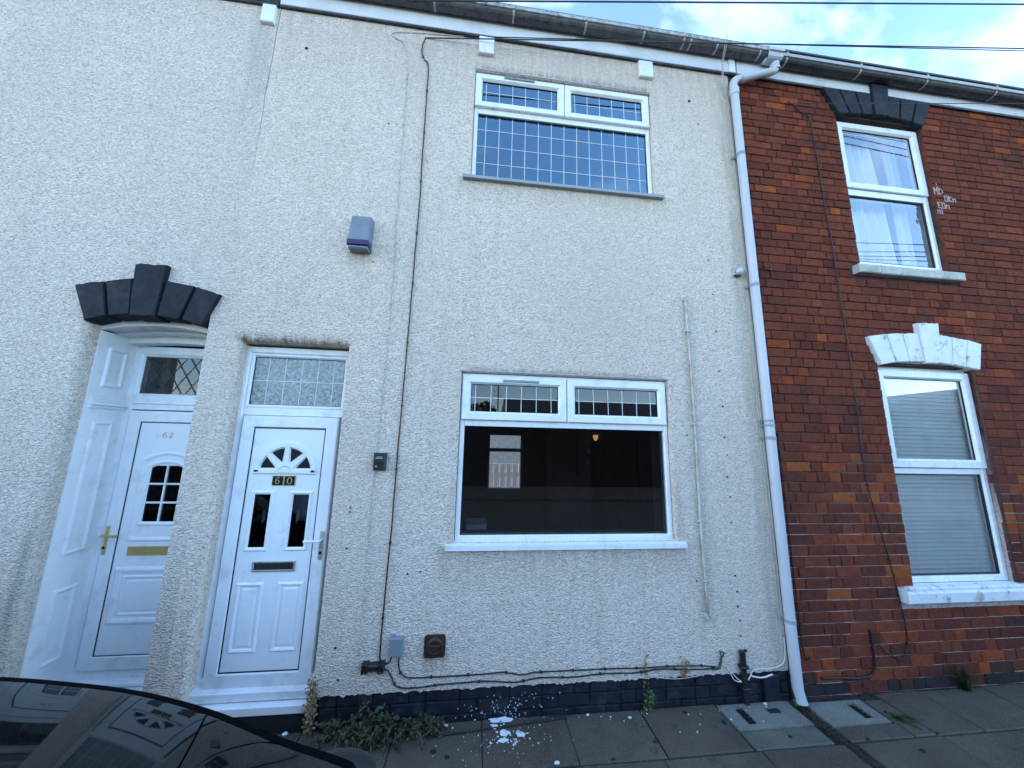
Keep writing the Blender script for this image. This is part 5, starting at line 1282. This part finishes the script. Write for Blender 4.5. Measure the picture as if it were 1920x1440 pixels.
# ------------------------------------------------------------------ weeds, litter, marks on the pavement
def leaf_quad(mb, p, size, rg, flat=0.5):
    a = Vector((rg.gauss(0, 1), rg.gauss(0, 1), rg.gauss(0, flat))).normalized()
    nrm = Vector((rg.gauss(0, .5), -0.5 + rg.gauss(0, .5), 0.8 + rg.gauss(0, .3))); b = a.cross(nrm).normalized()
    L1 = size; W_ = size * rg.uniform(.55, .8)
    f = nrm.normalized() * size * .12
    mb.add([p, p + a * L1 * .35 + b * W_ * .5 - f, p + a * L1 * .75 + b * W_ * .38, p + a * L1, p + a * L1 * .75 - b * W_ * .38, p + a * L1 * .35 - b * W_ * .5 - f], [(0, 1, 2, 3), (0, 3, 4, 5)])
rg = random.Random(31)
wd = thing('weed_clump', 'sprawling green and brown ivy like weed at the foot of the plinth beside door 60', 'plant', (-0.45, -0.08, 0))
mb = MB(); st = MB()
for k in range(60):
    x0 = rg.uniform(-0.82, -0.15); h = rg.uniform(0.03, 0.145) * (1.0 if x0 < -0.3 else 0.6); out = rg.uniform(0.0, 0.17) * (1 if x0 < -0.3 else .6)
    base = Vector((x0, -0.01 - rg.random() * 0.03, 0)); tip = Vector((x0 + rg.gauss(0, .07), -0.03 - out, max(0.01, h - out * .5)))
    mid = (base + tip) / 2 + Vector((0, -0.02, 0.04)); pth = smoothpath([base, mid, tip], 5)
    st.tube(pth, 0.0016, 4)
    for q in pth[2:]:
        for _ in range(rg.randint(1, 3)): leaf_quad(mb, q + Vector((rg.gauss(0, .014), rg.gauss(0, .014), rg.gauss(0, .012))), rg.uniform(.016, .034), rg)
for _ in range(90):
    leaf_quad(mb, Vector((rg.gauss(-0.53, .10), -0.02 - abs(rg.gauss(0, .09)), rg.uniform(.004, .03))), rg.uniform(.012, .026), rg, .15)
mb.build('foliage', M['ivyleaf'], wd, kind='stuff'); st.build('stems', M['straw'], wd)
so = MB(); 
for _ in range(260):
    p = Vector((rg.uniform(-.85, -.1), -abs(rg.gauss(0, .05)) - .005, .004)); leaf_quad(so, p, rg.uniform(.008, .018), rg, .1)
so.build('leaf_litter', M['straw'], kind='stuff')
def stalk_plant(label, x, y, h, n, spread, mtl_leaf, mtl_stem, leaf, seed, z0=0.0, cat='plant', lean=0.0):
    r_ = random.Random(seed); t = thing('weed', label, cat, (x, y, z0), 'weeds along the wall foot'); s1 = MB(); l1 = MB()
    for k in range(n):
        b = Vector((x + r_.gauss(0, .008), y, z0)); tp_ = Vector((x + r_.gauss(lean, spread), y - abs(r_.gauss(0, spread * .6)), z0 + h * r_.uniform(.6, 1)))
        pth = smoothpath([b, (b + tp_) / 2 + Vector((r_.gauss(0, .01), -.006, 0)), tp_], 5); s1.tube(pth, lambda q: 0.0022 * (1 - q) + .0006, 4)
        for q in pth[1:]:
            for _ in range(leaf): leaf_quad(l1, q + Vector((r_.gauss(0, .006), r_.gauss(0, .006), 0)), r_.uniform(.012, .026), r_)
    s1.build('stem', mtl_stem, t)
    if leaf: l1.build('foliage', mtl_leaf, t, kind='stuff')
stalk_plant('dry straw brown stalks standing at the corner of the door 60 step', -0.935, -0.015, 0.29, 14, 0.025, M['straw'], M['straw'], 2, 2)
stalk_plant('tall thin reddish dry stem growing up the plinth midway along the wall', 1.235, -0.012, 0.52, 2, 0.006, M['straw'], M['rust'], 1, 8)
stalk_plant('small bright green weed at the base of the reddish dry stem', 1.255, -0.018, 0.13, 5, 0.02, M['grassleaf'], M['grassleaf'], 2, 9)
stalk_plant('thin dry twigs rising above the weed clump by the splice box', -0.62, -0.015, 0.30, 5, 0.05, M['straw'], M['bark'], 0, 12)
stalk_plant('small green weed growing at the foot of the downpipe', 2.345, -0.05, 0.07, 6, 0.025, M['grassleaf'], M['grassleaf'], 2, 14)
stalk_plant('faint dry weed above the plinth left of the conduit', 1.53, -0.008, 0.12, 4, 0.02, M['straw'], M['straw'], 1, 15, 0.185)
def tuft(label, x, y, h, n, spread, seed, mt):
    r_ = random.Random(seed); t = thing('grass_tuft', label, 'grass', (x, y, 0), 'grass tufts'); mb = MB()
    for k in range(n):
        b = Vector((x + r_.gauss(0, spread * .25), y + r_.gauss(0, .01), 0)); d = Vector((r_.gauss(0, spread), -abs(r_.gauss(0, spread * .7)), h * r_.uniform(.4, 1)))
        wv = Vector((0.004, 0.002, 0)); m1 = b + d * .55 + Vector((0, 0, h * .15))
        mb.add([b - wv, b + wv, m1 + wv * .7, b + d, m1 - wv * .7], [(0, 1, 2, 4), (4, 2, 3)])
    mb.build('blades', mt, t, kind='stuff')
tuft('dark green grass tuft at the foot of the red brick wall', 3.80, -0.02, 0.20, 170, 0.06, 3, M['grassleaf'])
tuft('low mossy grass growing along the paving joint in front of the brick house', 2.93, -0.22, 0.03, 120, 0.05, 4, M['moss'])
tag(MB().tube([(2.915, -0.17, 0.002), (2.94, -0.25, 0.004), (2.955, -0.32, 0.002)], lambda q: 0.02 * math.sin(PI * (0.1 + 0.8 * q)), 8).build('moss_strip', M['moss']), 'dark mossy strip along the joint between two paving slabs', 'moss')
# gutter channel of dirt between the two pavements
mb = MB(); rg = random.Random(5)
for _ in range(420):
    p = Vector((2.352 + rg.gauss(0, .016) + (0.02 if rg.random() < .3 else 0), rg.uniform(-.75, -.04), -0.004 + rg.random() * .004)); leaf_quad(mb, p, rg.uniform(.006, .02), rg, .15)
mb.build('channel_debris', M['soil'], kind='stuff')
# spilled white paint flakes
def blob(mb, cx, cy, rx, ry, rg, z=0.006, n=14, y_wall=None):
    off = [rg.uniform(.7, 1.1) for _ in range(n)]
    pts = [(cx + rx * off[k] * math.cos(2 * PI * k / n), cy + ry * off[k] * math.sin(2 * PI * k / n)) for k in range(n)]
    vs = [(x, y, z) for x, y in pts] + [(x, y, z + .002) for x, y in pts]
    fs = [tuple(range(n, 2 * n))] + [(k, (k + 1) % n, n + (k + 1) % n, n + k) for k in range(n)]
    mb.add(vs, fs)
rg = random.Random(9)
def G(px, py):
    d = rt * ((px - 960) / FPX) + dn * ((py - 720) / FPX) + fw
    return CAM + d * (-CAM.z / d.z)
for (px, py, rx, ry, lab) in ((940, 1352, .088, .024, 'largest white paint splash, against the plinth on the pavement'), (928, 1365, .022, .018, 'small round white paint spot below the largest splash'), (946, 1376, .036, .026, 'ragged white paint patch in the middle of the spill'), (976, 1379, .032, .022, 'white paint patch at the right of the spill'), (943, 1391, .034, .016, 'lowest elongated white paint patch of the spill'), (967, 1393, .010, .010, 'tiny white paint dab low in the spill')):
    p = G(px, py); mb = MB(); blob(mb, p.x, min(p.y, -0.012), rx, ry, rg)
    for _ in range(7): blob(mb, p.x + rg.gauss(0, rx), min(-0.01, p.y + rg.gauss(0, ry)), .006, .005, rg, .006, 7)
    tag(mb.build('paint_splash', M['paintchip']), lab, 'paint splash', 'white paint spilled on the pavement')
mb = MB(); rg = random.Random(12)
for _ in range(70):
    x = rg.gauss(0.25, .16); y = -abs(rg.gauss(.12, .09)) - .02; s = rg.uniform(.0012, .0032) if rg.random() < .95 else .006
    if y > -.75: blob(mb, x, y, s, s, rg, .004, 6)
for _ in range(80):
    x = rg.gauss(0.28, .16); z = abs(rg.gauss(.05, .05)) + .005
    if z < .17: s = rg.uniform(.0009, .0024); mb.box(x - s, x + s, 0.001, 0.006, z - s, z + s)
for _ in range(26):
    x = rg.uniform(.3, 2.1); y = -abs(rg.gauss(.05, .10)) - .01; s = rg.uniform(.002, .006); blob(mb, x, max(y, -.7), s, s, rg, .004, 6)
mb.build('paint_specks', M['paintchip'], kind='stuff')
for i, (px, py, s, lab) in enumerate(((812, 1410, .018, 'dark lump on the paving below the weed clump'), (838, 1420, .014, 'smaller dark lump beside the one below the weeds'), (1285, 1337, .016, 'dark lump close to the plinth left of the drain cover'), (1358, 1355, .020, 'dark lump at the edge of the pale drain cover'), (1228, 1391, .013, 'dark lump on the slab in the middle foreground'), (1205, 1363, .008, 'tiny dark lump near the slab joint'), (1482, 1382, .013, 'dark lump on the slab below the small square lid'), (1343, 1363, .008, 'tiny dark lump left of the drain cover slot'), (1627, 1386, .014, 'dark lump right of the dirt channel'), (1731, 1409, .018, 'oblong dark lump in the right foreground'), (1660, 1335, .012, 'dark lump just beyond the right drain cover'), (1744, 1369, .010, 'dark lump below the mossy joint'), (1758, 1375, .011, 'second dark lump below the mossy joint'), (1150, 1424, .012, 'dark lump at the bottom edge of the paving'))):
    p = G(px, py); mb = MB(); rg = random.Random(50 + i); n = 9
    vs = [(p.x, p.y, s * .45)]
    for rr, h in ((.6, .38), (1.0, .0)):
        vs += [(p.x + s * rr * rg.uniform(.75, 1.25) * math.cos(2 * PI * k / n), p.y + s * .8 * rr * rg.uniform(.75, 1.25) * math.sin(2 * PI * k / n), s * h + .001) for k in range(n)]
    fs = [(0, 1 + k, 1 + (k + 1) % n) for k in range(n)] + [(1 + k, 1 + n + k, 1 + n + (k + 1) % n, 1 + (k + 1) % n) for k in range(n)]
    tag(mb.add(vs, fs).build('dark_lump', M['lump'], None, 'all'), lab, 'debris', 'dark lumps on the pavement')
for i, (px, py, s, lab) in enumerate(((1102, 1342, .012, 'small pale pebble by the plinth right of the paint spill'), (1181, 1347, .013, 'pale round pebble on the slab near the reddish stem'), (1435, 1321, .014, 'white pebble beside the small square lid'), (1044, 1432, .018, 'scrap of white paper at the bottom of the paving'), (836, 1362, .014, 'white scrap in front of the weed clump'), (818, 1369, .012, 'white scrap under the right end of the weeds'), (541, 1366, .02, 'scrap of white paper beside the car bonnet by the step'))):
    p = G(px, py); mb = MB(); rg = random.Random(80 + i); blob(mb, p.x, min(p.y, -.015), s, s * .7, rg, .004, 9); blob(mb, p.x + .002, min(p.y, -.015), s * .6, s * .45, rg, .0075, 8)
    tag(mb.build('pebble', M['paintchip']), lab, 'litter', 'pale bits on the pavement')
hs = cable('hose', 'thin black hose lying on the pavement from the weeds to the plinth', [(-0.235, 0.05, -0.02), (-0.228, 0.012, -0.06), (-0.20, 0.008, -0.098), (-0.12, 0.008, -0.106), (0.15, 0.008, -0.086), (0.40, 0.008, -0.066), (0.64, 0.008, -0.045), (0.66, 0.006, -0.03), (0.56, 0.004, -0.012)], 0.0048, M['cable'], -0.05, 0, 0.0008, 'hose')

# ------------------------------------------------------------------ the parked car (bonnet and nose in view)
car = thing('parked_car', 'glossy black car with its bonnet reflecting the doors at the lower left', 'car', (-2.2, -1.88, -0.1))
YL, YR = -1.000, -2.760
YC = (YL + YR) / 2; HW = (YL - YR) / 2
prof = [(-4.45, 0.62), (-4.40, 0.80), (-4.2, 0.92), (-3.6, 0.965), (-2.6, 0.975), (-1.9, 0.972), (-1.6, 0.948), (-1.44, 0.930), (-1.158, 0.884), (-0.9, 0.807), (-0.634, 0.697), (-0.42, 0.618), (-0.28, 0.545), (-0.19, 0.46), (-0.15, 0.38)]
def zE(x):
    # smooth (Catmull-Rom on x) interpolation of the shoulder line
    if x <= prof[0][0]: return prof[0][1]
    for i in range(len(prof) - 1):
        if x <= prof[i + 1][0]:
            (x0, z0), (x1, z1) = prof[i], prof[i + 1]
            m0 = (z1 - prof[i - 1][1]) / (x1 - prof[i - 1][0]) if i else (z1 - z0) / (x1 - x0)
            m1 = (prof[i + 2][1] - z0) / (prof[i + 2][0] - x0) if i + 2 < len(prof) else (z1 - z0) / (x1 - x0)
            h = x1 - x0; t = (x - x0) / h
            return (2 * t ** 3 - 3 * t * t + 1) * z0 + (t ** 3 - 2 * t * t + t) * h * m0 + (-2 * t ** 3 + 3 * t * t) * z1 + (t ** 3 - t * t) * h * m1
    return prof[-1][1]
def half(x):                      # plan shape: nose and tail draw in
    f = 1.0
    if x > -0.34: f -= 0.30 * ((x + 0.34) / 0.19) ** 2
    if x < -4.0: f -= 0.14 * ((-4.0 - x) / 0.45) ** 2
    return HW * f
ER = 0.038
def surf(x, s):
    """s in [-1,1] across the car; returns point on the upper skin up to the edge"""
    hw = half(x); y = YC + s * (hw - ER)
    t = (hw - ER) * (1 - abs(s))
    crown = 0.027 * (1 - math.exp(-t / 0.13))
    return Vector((x, y, zE(x) + crown))
def seam_x(s): return -0.765 - 0.135 * abs(s) ** 2.5
def grid(rows, name, mtl, parent=car):
    mb = MB(); n = len(rows[0]); vs = [p for r in rows for p in r]; fs = []
    for i in range(len(rows) - 1):
        for k in range(n - 1): a = i * n + k; fs.append((a, a + 1, a + n + 1, a + n))
    return mb.add(vs, fs).build(name, mtl, parent, 'all')
def section(x_of_s, side=True):
    row = []
    ss = [math.sin((-1 + 2 * k / 64) * PI / 2) for k in range(65)]
    def edge(sg):
        x = x_of_s(sg); hw = half(x); z = zE(x); out = []
        for k in range(1, 7):
            a = k * PI / 12
            out.append(Vector((x, YC + sg * (hw - ER + ER * math.sin(a)), z - ER + ER * math.cos(a))))
        if side:
            for zz, ww in ((0.75, 1.012), (0.45, 1.02), (0.22, 1.0), (0.10, 0.97)):
                zv = 0.02 + (z - ER - 0.02) * zz
                out.append(Vector((x, YC + sg * hw * ww, zv)))
        return out
    L_ = edge(-1)[::-1]; R2 = edge(1)
    return L_ + [surf(x_of_s(s), s) for s in ss] + R2
bon = [section(lambda s, f=f: -1.75 + (seam_x(s) - 0.003 + 1.75) * f) for f in lin(0, 1, 44)]
grid(bon, 'bonnet', M['carpaint'])
nose = [section(lambda s, f=f: seam_x(s) + 0.003 + (-0.155 - seam_x(s)) * f) for f in lin(0, 1, 20)]
grid(nose, 'nose_panel', M['carpaint'])
grid([[p - Vector((0, 0, 0.012)) for p in section(lambda s, d=d: seam_x(s) + d)] for d in (-0.02, 0.02)], 'shut_line', M['shutline'])
edge = [Vector((x, YL - 0.012 - (HW - half(x)), zE(x) - 0.013)) for x in lin(-1.75, -0.18, 40)]
MB().tube(edge, lambda q: 0.0125 + 0.011 * max(0, q - 0.35), 8).build('dark_edge_reflection', M['shutline'], car, 'all')  # black tube added in place of the rounded edge's dark reflection
# front of the bumper below the nose
last = nose[-1]; lowf = [Vector((p.x - 0.01, p.y, min(p.z, 0.02))) for p in last]
grid([last, [Vector((p.x + 0.02, p.y * 1, p.z * .6)) for p in last], lowf], 'bumper', M['blackplastic'])
rear = [section(lambda s, f=f: -4.45 + 2.70 * f) for f in lin(0, 1, 26)]
grid(rear, 'body', M['carpaint'])
grid([rear[0], [Vector((p.x - 0.02, p.y, p.z * .55)) for p in rear[0]], [Vector((p.x, p.y, min(p.z, 0.03))) for p in rear[0]]], 'rear_panel', M['carpaint'])
# headlamp outline and small cap on the kerb-side nose
def surf_y(px, py):
    d = rt * ((px - 960) / FPX) + dn * ((py - 720) / FPX) + fw
    lo = None
    t = 0.3
    while t < 3.0:
        p = CAM + d * t
        if -1.75 < p.x < -0.16 and YR < p.y < YL:
            s = (p.y - YC) / (half(p.x) - ER)
            if abs(s) <= 1.02 and p.z < surf(p.x, max(-1, min(1, s))).z: return p
        t += 0.002
    return None
arc = [surf_y(a, b) for a, b in ((366, 1439), (395, 1420), (425, 1407), (456, 1398), (490, 1393), (525, 1392), (555, 1397), (585, 1407))]
arc = [p + Vector((0, 0, 0.001)) for p in arc if p]
if len(arc) > 2: MB().tube(smoothpath(arc, 4), 0.0022, 5).build('headlamp_edge', M['shutline'], car)
p = surf_y(400, 1395)
if p:
    q = [p + Vector((dx, dy, -0.25 * dx + 0.002 - 0.12 * dy * 0)) for dx, dy in ((-.022, 0.004), (0.0, -.017), (.024, 0.0), (0.002, .017))]
    qb = [v - Vector((0, 0, 0.01)) for v in q]
    MB().add(q + qb, [(0, 1, 2, 3), (0, 4, 5, 1), (1, 5, 6, 2), (2, 6, 7, 3), (3, 7, 4, 0)]).build('washer_cap', M['blackgloss'], car)
# rounded bumper corner standing out on the kerb side
mb = MB(); cc = Vector((-0.45, -0.985, 0.565)); vs = []; fs = []
for j in range(13):
    for k in range(18):
        a, b = -PI / 2 + PI * j / 12, 2 * PI * k / 18
        vs.append(cc + Vector((0.135 * math.cos(a) * math.cos(b), 0.075 * math.cos(a) * math.sin(b), 0.055 * math.sin(a))))
for j in range(12):
    for k in range(18): fs.append((j * 18 + k, j * 18 + (k + 1) % 18, (j + 1) * 18 + (k + 1) % 18, (j + 1) * 18 + k))
mb.add(vs, fs).build('bumper_corner', M['blackplastic'], car, 'all')
# greenhouse
def gh(x, s, top):
    w_ = 0.60 if top else 0.80
    return Vector((x, YC + s * w_, 0))
B = [(-1.78, .80, 0.985), (-2.55, .60, 1.40), (-3.75, .60, 1.38), (-4.22, .78, 0.95)]
P = lambda i, sg: Vector((B[i][0], YC + sg * B[i][1], B[i][2]))
MB().quad(P(0, -1), P(0, 1), P(1, 1), P(1, -1)).build('windscreen', M['carglass'], car)
MB().quad(P(2, -1), P(2, 1), P(3, 1), P(3, -1)).build('rear_window', M['carglass'], car)
rf = []
for t in lin(0, 1, 8):
    x = B[1][0] + (B[2][0] - B[1][0]) * t
    rf.append([Vector((x, YC + s * .61, 1.39 + .05 * (1 - s * s) + .03 * math.sin(PI * t))) for s in lin(-1, 1, 10)])
grid(rf, 'roof', M['carpaint'])
for sg in (-1, 1):
    a = Vector((-2.0, YC + sg * .80, 0.97)); b = Vector((-4.1, YC + sg * .80, 0.97))
    MB().add([a, b, P(2, sg), P(1, sg)], [(0, 1, 2, 3)]).build('side_window', M['carglass'], car)
    MB().tube([P(0, sg), P(1, sg), P(2, sg), P(3, sg)], 0.03, 6).build('pillar', M['carpaint'], car)
    MB().lathe((-1.95, YC + sg * 0.97, 0.99), (0.3, sg, 0.1), [(0.0, -.09), (0.05, -.08), (0.07, 0), (0.05, .06), (0, .07)], 12).build('door_mirror', M['carpaint'], car, 'all')
    for x in (-0.95, -3.55):
        wh = MB().lathe((x, YC + sg * 0.745, 0.20), (0, sg, 0), [(0.20, 0), (0.30, 0), (0.305, .02), (0.305, .15), (0.29, .17), (0.20, .17)], 24).build('tyre', M['tyre'], car, True)
        MB().lathe((x, YC + sg * 0.745, 0.20), (0, sg, 0), [(0.205, .165), (0.19, .15), (0.06, .13), (0, .14)], 16).build('rim', M['rim'], car, True)
